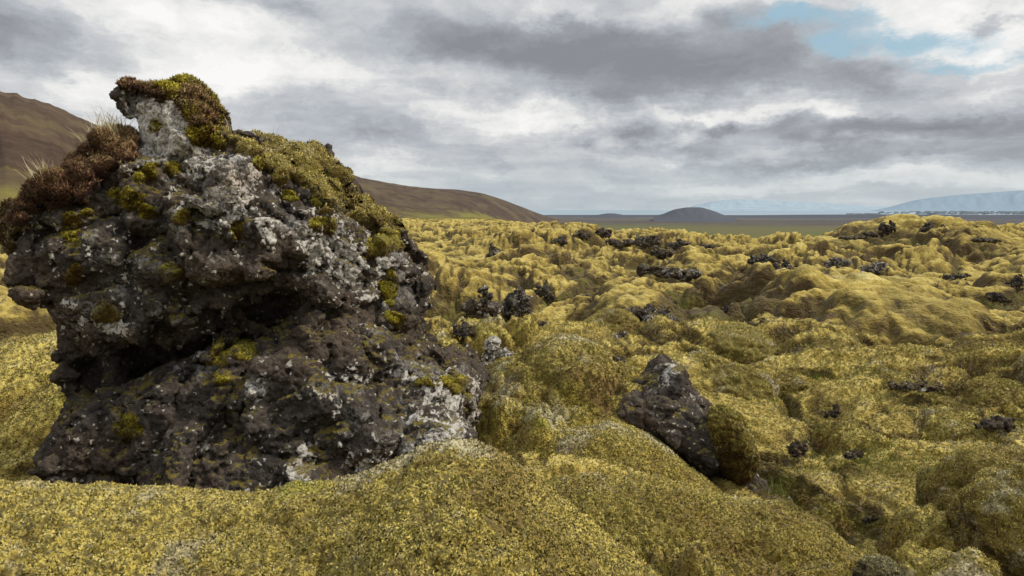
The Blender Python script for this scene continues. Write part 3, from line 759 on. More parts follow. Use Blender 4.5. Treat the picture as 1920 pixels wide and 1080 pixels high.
for (a, b, ra, rb, s) in [(300, 240, 70, 75, 1.05), (440, 320, 130, 55, .55), (540, 430, 120, 70, .5), (640, 480, 70, 90, .45), (640, 720, 60, 60, .5), (830, 740, 90, 60, .6), (840, 830, 90, 60, .5), (570, 880, 55, 70, .55), (700, 880, 60, 60, .45), (470, 740, 50, 40, .5), (220, 510, 130, 60, .30), (380, 400, 80, 40, .4), (740, 520, 60, 90, .45), (110, 410, 90, 50, .4), (350, 690, 70, 30, .3), (210, 600, 60, 35, .5)]:
    lich = lich + s * np.exp(-((u - a) / ra) ** 2 - ((v - b) / rb) ** 2)
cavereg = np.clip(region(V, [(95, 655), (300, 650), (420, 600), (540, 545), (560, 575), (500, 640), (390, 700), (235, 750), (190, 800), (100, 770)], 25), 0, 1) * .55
rock = bpy.data.objects.new('lava_rock', None); C.objects.link(rock); RL = np.array([-1.45, 3.7, gz(-1.45, 3.7)]); rock.location = RL
tag(rock, 'tall craggy dark lava rock, lichen spotted and moss capped, dominating the left', 'rock')
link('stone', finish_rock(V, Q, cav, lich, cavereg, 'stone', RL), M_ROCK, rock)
nseed = [900]
def patch(name, poly, thick, count, mat, soft=14, nz=None, **kw):
    nseed[0] += 7
    m = region(V, poly, soft); k = m > -2
    m[k] += 1.3 * fbm(V[k, 0] * 11, V[k, 1] * 11, V[k, 2] * 11, 4, nseed[0])
    if nz is not None: m = np.minimum(m, (N0[:, 2] - nz) * 3 + .6 * perlin(V[:, 0] * 7, V[:, 1] * 7, V[:, 2] * 7, 5))
    if kw.pop('front', False): m = np.minimum(m, (3.6 - V[:, 1]) * 12)
    return moss_patch(name, V, Q, N, np.clip(m, 0, 1), thick, nseed[0], count, mat, rock, RL, **kw)
def cap(lab, o):
    if o and lab: o['label'] = lab
    return o
cap('olive and rust red moss cap on the head of the rock', patch('moss_cap', [(240,150),(235,130),(275,120),(340,138),(385,150),(410,200),(415,260),(440,285),(400,285),(355,270),(345,210),(310,185),(280,165),(255,160)], .030, 30000, M_CUSH, size=.024, bias=-.02, lean=.8))
patch('red_moss', [(335,165),(385,165),(405,215),(400,255),(360,250),(345,205)], .042, 9000, M_HEATH, size=.028)
patch('red_moss', [(222,150),(300,160),(335,180),(300,190),(262,178),(228,172)], .040, 5000, M_HEATH, size=.022, soft=8)
cap('thick yellow green moss sheet on the right shoulder', patch('moss_cap', [(420,255),(470,262),(530,262),(590,280),(640,320),(665,385),(640,400),(600,395),(560,345),(500,335),(480,300),(430,285)], .055, 34000, M_MOSS, size=.016, bias=.2))
cap('pale moss cushion on the lower right shoulder', patch('moss_cap', [(655,365),(705,370),(735,405),(745,440),(700,445),(675,420),(660,400)], .060, 9000, M_MOSS, size=.018, bias=.1))
patch('moss_cushion', [(700,420),(748,430),(750,475),(725,482),(700,460)], .055, 5000, M_CUSH, size=.014, soft=10)
for (a, b, ra, rb, th) in [(273, 327, 24, 20, .04), (322, 318, 16, 14, .02), (240, 375, 38, 22, .02), (270, 395, 26, 16, .02), (336, 408, 17, 22, .035), (130, 420, 22, 30, .018), (140, 518, 20, 25, .03), (203, 588, 26, 24, .025), (500, 300, 30, 26, .035), (525, 330, 22, 16, .04), (545, 368, 16, 16, .03), (600, 376, 15, 16, .04), (605, 420, 28, 18, .022), (443, 428, 18, 20, .02), (318, 512, 30, 16, .018), (415, 712, 20, 15, .025), (440, 655, 48, 22, .02), (410, 680, 24, 16, .02), (240, 805, 34, 28, .012), (730, 540, 20, 40, .022), (738, 600, 24, 18, .022), (700, 470, 18, 26, .015), (850, 722, 26, 24, .03), (880, 755, 10, 30, .012), (800, 722, 26, 12, .012), (290, 236, 12, 10, .012), (160, 400, 18, 10, .012)]:
    ph = np.linspace(0, 2 * math.pi, 14)[:-1]
    patch('moss_cushion', [(a + ra * math.cos(t), b + rb * math.sin(t)) for t in ph], th * .62, int(900 + ra * rb * 4.2), M_CUSH, soft=9, size=.012, front=b > 260, bias=.05)
# heather and dry grass on the left shoulder
HSH = [(5,460),(10,420),(30,385),(65,335),(110,290),(170,250),(240,235),(258,262),(255,300),(215,315),(180,345),(170,380),(120,395),(60,405),(40,440),(20,470)]
cap('russet heather and dead moss on the left shoulder', patch('heather', HSH, .050, 60000, M_HEATH, size=.022, lean=.9, up=.45, width=.16))
m = region(V, [(60,400),(75,330),(120,285),(180,250),(238,238),(240,258),(180,280),(120,320)], 10)
idx = np.where((m > 0) & (N0[:, 2] > .15))[0]; g = np.random.default_rng(5)
pick = g.choice(idx, 420); cap('pale dry grass sticking up along the left shoulder', blades('dry_grass', V[pick] + N[pick] * .02, g.uniform(.05, .15, 420), g.uniform(.0012, .0022, 420), rock, RL, 6, lean=(-.25, 0, .1)))
m = region(V, [(405,235),(440,255),(520,262),(520,285),(430,285)], 8); idx = np.where((m > 0) & (N0[:, 2] > .2))[0]
pick = g.choice(idx, 40); blades('dry_grass', V[pick] + N[pick] * .02, g.uniform(.04, .11, 40), g.uniform(.0010, .0018, 40), rock, RL, 8, lean=(.05, 0, .3))
log('rock done')

# --- the leaning slab
D1 = 4.0
SL = [(1268,698),(1292,704),(1320,736),(1339,769),(1359,814),(1394,864),(1409,924),(1384,949),(1349,929),(1304,874),(1239,829),(1189,799),(1154,769),(1185,749),(1230,739),(1248,724)]
slab_blocks = [
 (SL, 3.95, 4.6, .07, .25, .1),
 ([(1185,762),(1245,740),(1314,764),(1344,824),(1314,874),(1244,824)], 3.86, 4.4, .07, .3, 0),
 ([(1304,814),(1364,814),(1414,884),(1419,934),(1389,949),(1344,924)], 3.84, 4.4, .06, .2, 0),
 ([(1384,929),(1434,919),(1464,949),(1460,999),(1384,999)], 3.70, 4.2, .05, .1, 0),
 ([(1244,814),(1344,804),(1419,874),(1414,1024),(1314,1024)], 4.1, 4.7, .08, 0.1, 0),
]
slab_cuts = [(1290, 850, 3.80, 1350, 905, 3.75, .05), (1310, 790, 3.84, 1380, 850, 3.80, .02), (1190, 720, 3.9, 1250, 730, 3.9, .03)]
q0 = at(1130, 1000, D1); q1 = at(1460, 655, D1)
V, Q, N, cav, base, N0 = block_rock(slab_blocks, slab_cuts, ((q0[0] - .1, q1[0] + .1), (3.45, 4.9), (q0[2], q1[2] + .12)), .011, 37, D1, amp=.6)
u, v = proj(V); lich = -.32 + np.zeros(len(V))
for (a, b, ra, rb, s) in [(1255, 700, 30, 40, .8), (1300, 750, 30, 30, .5), (1200, 780, 50, 30, .35), (1345, 870, 20, 20, .5)]:
    lich = lich + s * np.exp(-((u - a) / ra) ** 2 - ((v - b) / rb) ** 2)
slab = bpy.data.objects.new('lava_slab', None); C.objects.link(slab); RL = np.array([1.15, 4.2, gz(1.15, 4.2)]); slab.location = RL
tag(slab, 'leaning dark lava slab with a moss cushion, emerging right of the bright mound', 'rock')
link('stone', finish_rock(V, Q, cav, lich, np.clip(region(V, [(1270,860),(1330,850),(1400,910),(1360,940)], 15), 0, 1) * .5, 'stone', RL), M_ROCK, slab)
log('slab', len(V))
# its cushion: a moss blob bulging on the right flank
def blob(name, c, rad, seed, count, mat, parent, loc, lump=.12, bias=0., size=.011, tilt=0.):
    n = 110; th = np.linspace(.02, math.pi - .02, n // 2 + 20); ph = np.linspace(0, 2 * math.pi, n + 1)[:-1]
    T, Pp = np.meshgrid(th, ph, indexing='ij')
    d = np.stack([np.sin(T) * np.cos(Pp), np.sin(T) * np.sin(Pp), np.cos(T)], -1).reshape(-1, 3)
    r = 1 + lump * fbm(d[:, 0] * 1.6, d[:, 1] * 1.6, d[:, 2] * 1.6 + seed, 3, seed) + .05 * fbm(d[:, 0] * 6, d[:, 1] * 6, d[:, 2] * 6, 3, seed)
    v = d * r[:, None] * np.array(rad)
    ct, st = math.cos(tilt), math.sin(tilt)
    v = np.stack([v[:, 0] * ct + v[:, 2] * st, v[:, 1], -v[:, 0] * st + v[:, 2] * ct], 1) + c
    i = np.arange(len(th) * n).reshape(len(th), n); j = np.roll(i, -1, axis=1)
    q = np.stack([i[:-1], i[1:], j[1:], j[:-1]], -1).reshape(-1, 4)
    nn = vnormals(v, q)
    if ((v - c) * nn).sum() < 0: q = q[:, ::-1]; nn = -nn
    bag = Bag(); w = sstep(.0, .5, fbm(v[:, 0] * 4, v[:, 1] * 4, v[:, 2] * 4, 3, seed)) * .25 + .6 * sstep(-.1, -.8, nn[:, 2])  # random brown patches, and undersides browned as painted shade
    bag.add(v, q, None, .25, .5, np.clip(w, 0, 1)); g = np.random.default_rng(seed)
    sprigs(bag, v, q, nn, count, size, .30, g, brown_shade_v=np.clip(w, 0, 1), bias=bias, up=.2, crest=.55 * sstep(.55, .95, nn[:, 2]) - .05)
    bag.V = [a - loc for a in bag.V]
    return link(name, bag.mesh(name), mat, parent)
blob('moss_cushion', at(1372, 832, 3.86), (.125, .17, .235), 71, 30000, M_MOSS, slab, RL, tilt=-.35, bias=.3, lump=.10)

BL = [  # u, v of the top, half width px, Y, height ratio, depth ratio, seed, count, material, bias, label
 (1938, 846, 176, 3.15, .95, 1.1, 4, 70000, M_MOSS, .30, 'big round moss boulder at the right edge, the rear of the pair'),
 (1968, 892, 146, 2.62, 1.0, 1.1, 5, 70000, M_MOSS, .32, 'round moss boulder at the right edge, the front of the pair'),
 (1652, 1050, 44, 2.3, .8, 1.0, 2, 14000, M_GREY, .0, 'small grey brown moss knob at the bottom edge'),
 (1378, 684, 88, 5.9, .85, 1.2, 12, 24000, M_MOSS, .0, 'smooth pale moss dome above the cushion of the leaning slab'),
 (1322, 662, 52, 6.4, .9, 1.2, 11, 9000, M_MOSS, .0, 'small pale moss dome left of a larger dome, below the pointed mound'),
 (1372, 612, 88, 7.3, .75, 1.2, 10, 16000, M_MOSS, -.08, 'pointed dark olive moss mound with a shaded left side'),
 (1030, 826, 64, 3.93, .9, 1.1, 9, 16000, M_GREY, -.12, 'small rounded brownish moss lump just above the front ridge'),
 (1545, 655, 84, 6.8, .7, 1.3, 22, 12000, M_MOSS, .0, 'moss hump with an arched pale rim below the broad hill'),
 (1475, 700, 46, 6.0, .8, 1.1, 44, 8000, M_MOSS, -.05, 'small moss dome between the pale dome and the arched hump'),
 (1150, 582, 58, 9.0, .75, 1.2, 20, 8000, M_MOSS, -.08, 'small dark olive dome above a strip of black rock'),
 (918, 528, 58, 13.0, .75, 1.2, 21, 6000, M_MOSS, .0, 'moss dome capping a dark outcrop beside a green hollow'),
]
for u, v, hw, Y, hr, dr, sd, cnt, mt, bi, lab in BL:
    top = at(u, v, Y); rx = hw / FPX * Y; c = np.array([top[0], Y, top[2] - rx * hr])
    o = blob('moss_boulder', c, (rx, rx * dr, rx * hr), 700 + sd * 3, cnt, mt, None, c, lump=.16, bias=bi, size=.0095)
    o.location = c; tag(o, lab, 'moss boulder')

# ------------------------------------------------------------------ small outcrops
M_SMALL = M_ROCK
def outcrop(u, v, wpx, hpx, Y, seed, label, group, pieces=3, lichv=0., detail=26, name='lava_outcrop', sink=.3, moss=False):
    """one exposed knot of lava: a few fused craggy lumps; (u, v) is its middle in the photo"""
    g = np.random.default_rng(seed); c = at(u, v, Y); rx = wpx / FPX * Y * .5; rz = hpx / FPX * Y * .5
    c[2] -= .40 * rz
    h = max(rx / detail, rz / 13); ry = max(.6 * rx, rz)
    xs = np.arange(-1.5 * rx, 1.5 * rx + h, h); ys = np.arange(-1.5 * ry, 1.5 * ry + h, h); zs = np.arange(-2.4 * rz, 1.7 * rz + h, h)
    X, Y_, Z = np.meshgrid(xs, ys, zs, indexing='ij'); F = np.full(X.shape, 9.0)
    for k in range(pieces + 1):
        f = 0 if pieces == 1 else (k / pieces - .5) * 1.3
        e = np.array([f * rx, g.uniform(-.4, .4) * ry, g.uniform(-.9, .0) * rz]); ra = np.array([rx * (.95 if pieces == 1 else g.uniform(.35, .62)), ry * g.uniform(.5, .8), rz * g.uniform(.6, 1.0)])
        q = np.sqrt(((X - e[0]) / ra[0]) ** 2 + ((Y_ - e[1]) / ra[1]) ** 2 + ((Z - e[2]) / ra[2]) ** 2)
        F = np.minimum(F, (q - 1) * ra.min())
    sc_ = 1.15 / min(rx, rz); o_ = seed * 3.7
    fa, fe = facet(X * sc_ * .7 + o_, Y_ * sc_ * .7, Z * sc_ * .8, seed); fb, fg = facet(X * sc_ * 1.8 + o_, Y_ * sc_ * 1.8, Z * sc_ * 2, seed + 1)
    F = F - min(rx, rz) * (.62 * fa + .20 * fb + .12 * (sstep(0, .2, fe) - .8) + .22 * fbm(X * sc_, Y_ * sc_, Z * sc_, 3, seed))
    V, Q = surface_nets(F.astype(f4), np.array([xs[0], ys[0], zs[0]]), h)
    if len(V) < 20: return
    V, Q = subdivide(relax(V, Q, 1, .3), Q); N = vnormals(V, Q)
    if ((V - V.mean(0)) * N).sum() < 0: Q = Q[:, ::-1]; N = -N
    sk = 4.5 / min(rx, rz)
    V = V + N * (min(rx, rz) * .10 * fbm(V[:, 0] * sk, V[:, 1] * sk, V[:, 2] * sk, 3, seed, .65))[:, None]
    cv = np.clip(((V - relax(V, Q, 4, .6)) * N).sum(1) / (min(rx, rz) * .05), -1, 1)
    o = link(name, mesh_from(name, V, Q, None, {'lich': np.full(len(V), lichv + .10), 'cav': cv, 'recess_shade': np.zeros(len(V))}), M_SMALL, loc=c)
    tag(o, label, 'rock', group)
    return o
G1_ = 'dark lava outcrops in the moss'
R_ = [
 (938, 652, 56, 50, 5.6, 3, .45, 'small pale lichened rock in the moss, beside the tall rock'),
 (902, 560, 62, 42, 11.6, 3, .0, 'black outcrop under the moss dome, left of the green hollow'),
 (968, 552, 42, 44, 12., 2, .1, 'black outcrop right of the moss dome, above the green hollow'),
 (868, 613, 30, 22, 7.6, 2, -.1, 'tiny dark rock on the slope beside the tall rock'),
 (931, 470, 30, 34, 21., 2, -.05, 'upright dark rock in the left middle distance'),
 (908, 512, 52, 22, 16., 3, 0., 'flat dark rock in the left middle distance'),
 (998, 487, 20, 16, 21., 2, .3, 'small speckled rock beside a distant round mound'),
 (848, 535, 56, 16, 12.5, 3, 0., 'low dark rock strip close to the tall rock edge'),
 (970, 444, 30, 10, 34., 2, -.1, 'thin dark rock streak near the skyline'),
 (1132, 430, 27, 17, 36., 1, -.2, 'black block standing on the skyline'),
 (1094, 437, 22, 14, 34., 2, -.1, 'dark rock just left of the skyline block'),
 (1050, 443, 26, 16, 31., 2, -.1, 'dark brown rock in the rusty patch by the skyline'),
 (1165, 451, 44, 14, 28., 3, -.1, 'leftmost piece of the black rock band'),
 (1214, 448, 44, 20, 27., 3, -.1, 'high middle piece of the black rock band'),
 (1243, 463, 42, 20, 25., 3, -.1, 'lowest piece of the black rock band'),
 (1276, 453, 44, 16, 27., 3, -.1, 'rightmost piece of the black rock band'),
 (1222, 497, 48, 22, 17.5, 3, 0., 'dark rock below the black band, left piece'),
 (1275, 507, 62, 20, 16.5, 3, .1, 'dark speckled rock below the black band, right piece'),
 (1325, 459, 26, 14, 25., 2, -.1, 'small dark rock right of the black band'),
 (1140, 626, 62, 22, 8.2, 4, .15, 'long black rock strip with white specks below the dark olive dome'),
 (1200, 572, 52, 30, 9.9, 3, -.1, 'black rock in the hollow of the long mound'),
 (1243, 588, 60, 28, 9.6, 3, .1, 'black rock at the right end of the long mound'),
 (1100, 553, 46, 14, 13.2, 2, -.2, 'dark lump added for the shade under the rounded middle distance mound'),  # dark lump added where only shade lies under the mound
 (1020, 540, 30, 22, 13.2, 2, -.1, 'dark rock between two middle distance mounds'),
 (1388, 548, 46, 32, 12.8, 3, .15, 'black rock with white spots left of the broad hill'),
 (1370, 574, 44, 26, 11.2, 2, -.2, 'black rock just below the white spotted one'),
 (1432, 476, 44, 24, 20., 3, 0., 'dark rock behind the broad hill, upper left'),
 (1440, 498, 40, 22, 18., 3, 0., 'dark rock behind the broad hill, with moss between'),
 (1476, 490, 16, 22, 18.5, 1, 0., 'narrow dark rock behind the broad hill'),
 (1570, 486, 34, 18, 17., 2, .15, 'dark purple rock on the crest of the broad hill, left one'),
 (1642, 496, 54, 20, 15.2, 3, .2, 'larger dark speckled rock on the crest of the broad hill'),
 (1665, 417, 26, 22, 29.5, 2, -.1, 'dark rock on the left of the highest skyline hill'),
 (1747, 423, 44, 22, 30.5, 3, -.1, 'black rock on the right top of the highest skyline hill'),
 (1632, 436, 24, 10, 28., 2, -.1, 'thin dark rock on the face of the skyline hill'),
 (1870, 552, 40, 18, 10.5, 2, -.2, 'dark rock in a hollow at the right edge'),
 (1908, 524, 26, 20, 12., 2, -.1, 'dark rock cut by the right edge'),
 (1788, 514, 40, 11, 12.8, 2, -.1, 'flat dark streak of rock right of the broad hill'),
 (1420, 610, 40, 36, 8.2, 2, -.25, 'black rock in the dark hollow at the broad hill foot, left'),
 (1495, 606, 44, 18, 8.1, 3, .25, 'black rock with a white speck in the broad hill hollow'),
 (1545, 606, 44, 24, 8.0, 2, .1, 'black rock in the dark hollow at the broad hill foot, right'),
 (1302, 657, 20, 22, 7.1, 1, -.3, 'black rock on the shaded side of the pointed mound'),
 (1160, 668, 26, 14, 4.6, 1, -.1, 'little grey stone on top of the bright moss mound'),
 (1440, 707, 20, 14, 5.9, 1, .5, 'tiny white specked stone between pale moss domes'),
 (1692, 672, 50, 18, 6.2, 3, -.2, 'dark rock beneath the flat moss hump'),
 (1712, 718, 84, 13, 5.4, 4, -.15, 'long flat dark stone on the right slope'),
 (1562, 765, 22, 24, 4.9, 2, -.3, 'black hole of rock in the rough moss hump'),
 (1498, 828, 34, 24, 4.5, 2, -.15, 'dark rock among grass right of the slab cushion'),
 (1602, 845, 30, 16, 4.3, 2, 0., 'low dark rock half sunk in brown moss'),
 (1630, 968, 26, 12, 3.5, 2, .0, 'small grey stone between the two low swells'),
 (1870, 780, 60, 24, 4.7, 2, -.25, 'dark rock behind the paired boulders'),
 (1600, 398 + 45, 40, 9, 27., 2, -.1, 'thin dark rock on the shoulder left of the skyline hill'),
 (1850, 447, 40, 10, 22., 2, -.1, 'dark streak of rock on the right shoulder hill'),
 (1340, 660, 14, 30, 7.0, 1, -.3, 'dark cleft stone between the pointed mound and small dome'),
 (780, 478, 24, 18, 16., 2, -.1, 'dark rock right against the upper side of the tall rock'),
 (1000, 600, 40, 12, 8.6, 2, -.1, 'dark rock sliver below the green hollow'),
]
for k, (a, b, w, hh, Y, pc, lv, lab) in enumerate(R_):
    outcrop(a, b, w, hh, Y, 300 + k * 7, lab, G1_, pieces=pc, lichv=lv, detail=20 if Y < 16 else 14)
log('outcrops')

# green grassy hollow and thin tufts
def grass_patch(u, v, Y, rx, ry, n, ln, label, seed, green=True):
    c = at(u, v, Y); g = np.random.default_rng(seed)
    a = g.normal(0, .5, (n, 2)) * np.array([rx, ry]); x = c[0] + a[:, 0]; y = Y + a[:, 1]
    roots = np.stack([x, y, ground_z(x, y) - .01], 1); loc = np.array([c[0], Y, gz(c[0], Y)])
    o = blades('grass_tuft', roots, g.uniform(.5, 1.2, n) * ln, np.full(n, .0011 * max(1, Y / 2.5)), None, loc, seed, M_GREEN if green else M_GRASS)
    o.location = loc; tag(o, label, 'grass', None, 'stuff')
M_GREEN, tt, bb = material('green_grass'); tt.put(bb.inputs['Base Color'], tt.ramp(tt.attr('rnd'), [(0, (.06, .10, .012)), (.5, (.13, .17, .025)), (.8, (.22, .22, .05)), (1, (.40, .34, .14))]))
for i, (a, b, Y, rx, ry, n, ln, lab) in enumerate([
  (968, 590, 9.6, .5, .5, 900, .10, 'patch of short green grass in the hollow below black outcrops'),
  (1775, 800, 4.9, .12, .08, 60, .14, 'small bright green grass tuft on the right slope'),
  (1460, 890, 4.0, .14, .14, 160, .14, 'green grass tuft right of the leaning slab'),
  (1640, 850, 4.4, .5, .3, 260, .12, 'thin pale grass on the brown hollow at the right'),
  (1690, 1005, 3.1, .3, .15, 160, .08, 'short grass at the foot of the dark moss lump'),
  (1620, 890, 4.3, .35, .25, 240, .10, 'greenish grass in the dip left of the low olive swell'),
  (1560, 700, 6.0, .5, .3, 200, .12, 'grass tuft between moss humps below the broad hill')]):
    grass_patch(a, b, Y, rx, ry, n, ln, lab, 500 + i)

# ------------------------------------------------------------------ hills, sea, far mountains, town
def hill_material():
    m, t, b = material('hill')
    p = t.pos(); h = t.attr('tip'); n = t.noise(t.vm('MULTIPLY', p, (.02, .02, .05)), 1, 6, .68); n2 = t.noise(t.vm('MULTIPLY', p, (.12, .12, .2)), 1, 4, .7)
    st = t.noise(t.vm('MULTIPLY', p, (.05, .012, .02)), 1, 4, .6)
    col = t.ramp(t.math('ADD', t.math('MULTIPLY', n, .6), t.math('MULTIPLY', n2, .4)), [(.34, (.032, .020, .015)), (.48, (.058, .038, .027)), (.6, (.088, .062, .038)), (.72, (.13, .10, .052))])
    col = t.mix(t.math('MULTIPLY', t.rng(st, .5, .62), .4), col, (.12, .095, .045))
    g = t.math('ADD', h, t.math('MULTIPLY', t.math('SUBTRACT', n, .5), 1.1))
    col = t.mix(t.rng(g, .22, .0), col, t.mix(n2, (.11, .095, .03), (.18, .155, .04)))
    r = t.vm('LENGTH', p, out=1)
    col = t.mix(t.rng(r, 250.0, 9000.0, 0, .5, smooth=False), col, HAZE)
    t.put(b.inputs['Base Color'], col); b.inputs['Specular IOR Level'].default_value = .05
    return m
def hills(name, ctrl, mat, seed, gully, na=420, nr=90, back=.35):
    """ctrl: (u, v, ridge distance, foot distance)"""
    c = np.array(ctrl, float); az = np.arctan2((c[:, 0] - 960) / FPX, math.cos(PITCH)); A = np.linspace(az[0], az[-1], na)
    vs = np.interp(A, az, c[:, 1]); Rr = np.interp(A, az, c[:, 2]); Rf = np.interp(A, az, c[:, 3])
    k = 15; ker = np.hanning(k + 2)[1:-1]; ker /= ker.sum()
    sm = lambda s: np.convolve(np.pad(s, k // 2, mode='edge'), ker, 'valid')
    vs, Rr, Rf = sm(vs), sm(Rr), sm(Rf)
    us = 960 + np.tan(A) * FPX * math.cos(PITCH)
    zr = np.array([at(a, b, 1.0)[2] - 1.6 for a, b in zip(us, vs)]) * Rr * np.cos(A) + 1.6
    t = np.concatenate([np.linspace(-.15, 1, nr), np.linspace(1.02, 1 + back, 25)])
    A2, T2 = np.meshgrid(A, t, indexing='ij'); R = Rf[:, None] + (Rr - Rf)[:, None] * T2
    x = R * np.sin(A2); y = R * np.cos(A2)
    zf = H_base(x.ravel(), y.ravel()).reshape(x.shape) - 2
    pr = np.where(T2 < 1, np.sin(np.clip(T2, 0, 1) * math.pi / 2) ** 1.15, 1 - (T2 - 1) ** 2 * 3)
    z = zf + (zr[:, None] - zf) * pr
    s = 6.0 / Rr.mean()
    z = z + gully * (zr[:, None] - zf).clip(0) * (ridged(A2 * 60, T2 * 1.5, A2 * 0 + .3, 4, seed) - .9) * sstep(0, .3, T2) * sstep(1.0, .6, T2) + .012 * np.abs(zr[:, None] - zf) * fbm(x * .03, y * .03, o=4, seed=seed) * sstep(0, .2, T2)
    V = np.stack([x.ravel(), y.ravel(), z.ravel()], 1); Q = grid_quads(len(A), len(t))
    if vnormals(V, Q)[:, 2].sum() < 0: Q = Q[:, ::-1]
    hh = np.clip(pr, 0, 1).ravel()
    return tag(link(name, mesh_from(name, V, Q, None, {'tip': hh}), mat), kind='structure')
M_HILL = hill_material()
hills('hills', [(-1500, 330, 420, 120), (-700, 260, 430, 130), (-250, 210, 440, 140), (-60, 186, 450, 140), (30, 188, 450, 140), (110, 208, 460, 150), (180, 238, 480, 160), (260, 268, 520, 180), (400, 292, 600, 220), (540, 300, 700, 260), (625, 320, 780, 300), (680, 336, 820, 330), (740, 347, 860, 360), (800, 354, 900, 400), (860, 357, 940, 440), (905, 363, 980, 520), (945, 375, 1010, 600), (985, 391, 1040, 700), (1020, 404, 1060, 800), (1060, 416, 1080, 900)], M_HILL, 3, .022)
def far_material(name, col, haze):
    m, t, b = material(name)
    n = t.noise(t.vm('MULTIPLY', t.pos(), (.0012, .0012, .004)), 1, 5, .65)
    c = t.mix(n, tuple(x * .8 for x in col), tuple(x * 1.2 for x in col))
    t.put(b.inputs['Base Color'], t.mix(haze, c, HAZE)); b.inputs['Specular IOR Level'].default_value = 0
    return m
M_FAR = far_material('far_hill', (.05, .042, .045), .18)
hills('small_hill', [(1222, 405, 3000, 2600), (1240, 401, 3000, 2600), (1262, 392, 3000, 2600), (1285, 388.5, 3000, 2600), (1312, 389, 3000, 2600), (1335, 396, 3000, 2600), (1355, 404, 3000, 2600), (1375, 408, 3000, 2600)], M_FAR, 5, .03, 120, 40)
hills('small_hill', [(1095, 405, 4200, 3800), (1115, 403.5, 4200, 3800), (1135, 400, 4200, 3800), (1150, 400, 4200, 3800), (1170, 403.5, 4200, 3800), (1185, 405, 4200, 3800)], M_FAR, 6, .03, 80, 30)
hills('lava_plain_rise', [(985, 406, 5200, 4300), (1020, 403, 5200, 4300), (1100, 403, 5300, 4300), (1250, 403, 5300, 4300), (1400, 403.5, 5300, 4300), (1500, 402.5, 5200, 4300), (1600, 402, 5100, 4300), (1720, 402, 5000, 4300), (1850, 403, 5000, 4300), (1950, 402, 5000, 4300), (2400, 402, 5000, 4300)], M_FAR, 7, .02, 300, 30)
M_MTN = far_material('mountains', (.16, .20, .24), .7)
M_MTN2 = far_material('far_mountains', (.265, .33, .385), .0)  # distance haze is put straight into this base colour
def mountain(name, ctrl, dist, mat, seed):
    return hills(name, [(a, b, dist, dist * .8) for a, b in ctrl], mat, seed, .05, 220, 40)
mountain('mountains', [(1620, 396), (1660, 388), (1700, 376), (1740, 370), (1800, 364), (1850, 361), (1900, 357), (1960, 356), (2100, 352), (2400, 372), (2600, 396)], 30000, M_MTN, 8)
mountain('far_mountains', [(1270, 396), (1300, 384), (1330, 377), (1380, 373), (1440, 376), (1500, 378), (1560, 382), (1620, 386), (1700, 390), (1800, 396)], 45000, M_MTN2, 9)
# sea
m_sea, t, b = material('sea'); b.inputs['Roughness'].default_value = .35
n = t.noise(t.vm('MULTIPLY', t.pos(), (.00015, .0008, 1)), 1, 3)
t.put(b.inputs['Base Color'], t.mix(n, (.15, .22, .28), (.26, .34, .40)))
ns = 64; an = np.linspace(-1.6, 1.6, ns); rs = np.array([5000., 9000, 20000, 50000, 90000])
Rg, Ag = np.meshgrid(rs, an, indexing='ij'); Vs = np.stack([(Rg * np.sin(Ag)).ravel(), (Rg * np.cos(Ag)).ravel(), np.full(Rg.size, -52.)], 1)
tag(link('sea', mesh_from('sea', Vs, grid_quads(len(rs), ns)[:, ::-1]), m_sea), kind='structure')
# far-off town: pale specks along the shore
m_town, t, b = material('town_walls'); t.put(b.inputs['Base Color'], t.mix(t.attr('rnd'), (.22, .25, .28), (.42, .44, .44)))
g = np.random.default_rng(4); Vt = []; Qt = []; Rt = []
for k in range(420):
    uu = g.uniform(1590, 2050) if k % 3 else g.uniform(1720, 1960); dd = g.uniform(7600, 8100); c = at(uu, 393, dd); w = g.uniform(8, 26); hh = g.uniform(5, 16); zz = -54 + 30 * g.random() * (uu > 1650)
    c[2] = zz
    b0 = np.array([[-w, -8, 0], [w, -8, 0], [w, 8, 0], [-w, 8, 0], [-w, -8, hh], [w, -8, hh], [w, 8, hh], [-w, 8, hh]]) + c
    Qt.append(np.array([[0,1,5,4],[1,2,6,5],[2,3,7,6],[3,0,4,7],[4,5,6,7]]) + 8 * k); Vt.append(b0); Rt.append(np.full(8, g.random()))
tag(link('distant_town', mesh_from('distant_town', np.concatenate(Vt), np.concatenate(Qt), None, {'rnd': np.concatenate(Rt)}, smooth=False), m_town), 'pale specks of a far-off town along the shore at the right horizon', 'town', kind='stuff')

# ------------------------------------------------------------------ sky and sun
SUN_EL = math.radians(43); SUN_AZ = math.radians(92)      # azimuth clockwise from +Y: high on the right
w = bpy.data.worlds.new('World'); sc.world = w; w.use_nodes = True
t = NT(w.node_tree)
out = t.new('ShaderNodeOutputWorld'); bg = t.new('ShaderNodeBackground'); bg.inputs['Strength'].default_value = .10
t.l.new(bg.outputs[0], out.inputs[0])
sky = t.new('ShaderNodeTexSky', sky_type='NISHITA'); sky.sun_disc = False; sky.sun_elevation = SUN_EL; sky.sun_rotation = SUN_AZ
dirv = t.new('ShaderNodeTexCoord').outputs['Generated']
dirv = t.vm('NORMALIZE', dirv)
sep = t.new('ShaderNodeSeparateXYZ', inp={0: dirv})
az = t.math('ARCTAN2', sep.outputs[0], sep.outputs[1]); el = t.math('ARCSINE', sep.outputs[2])
AE = t.new('ShaderNodeCombineXYZ', inp={0: az, 1: el, 2: 0.0}).outputs[0]
zz = t.math('ADD', t.math('MAXIMUM', sep.outputs[2], 0.0), .07)
cp = t.vm('DIVIDE', dirv, t.new('ShaderNodeCombineXYZ', inp={0: zz, 1: zz, 2: zz}).outputs[0])
cp = t.vm('MULTIPLY', cp, (1, 1, 0))
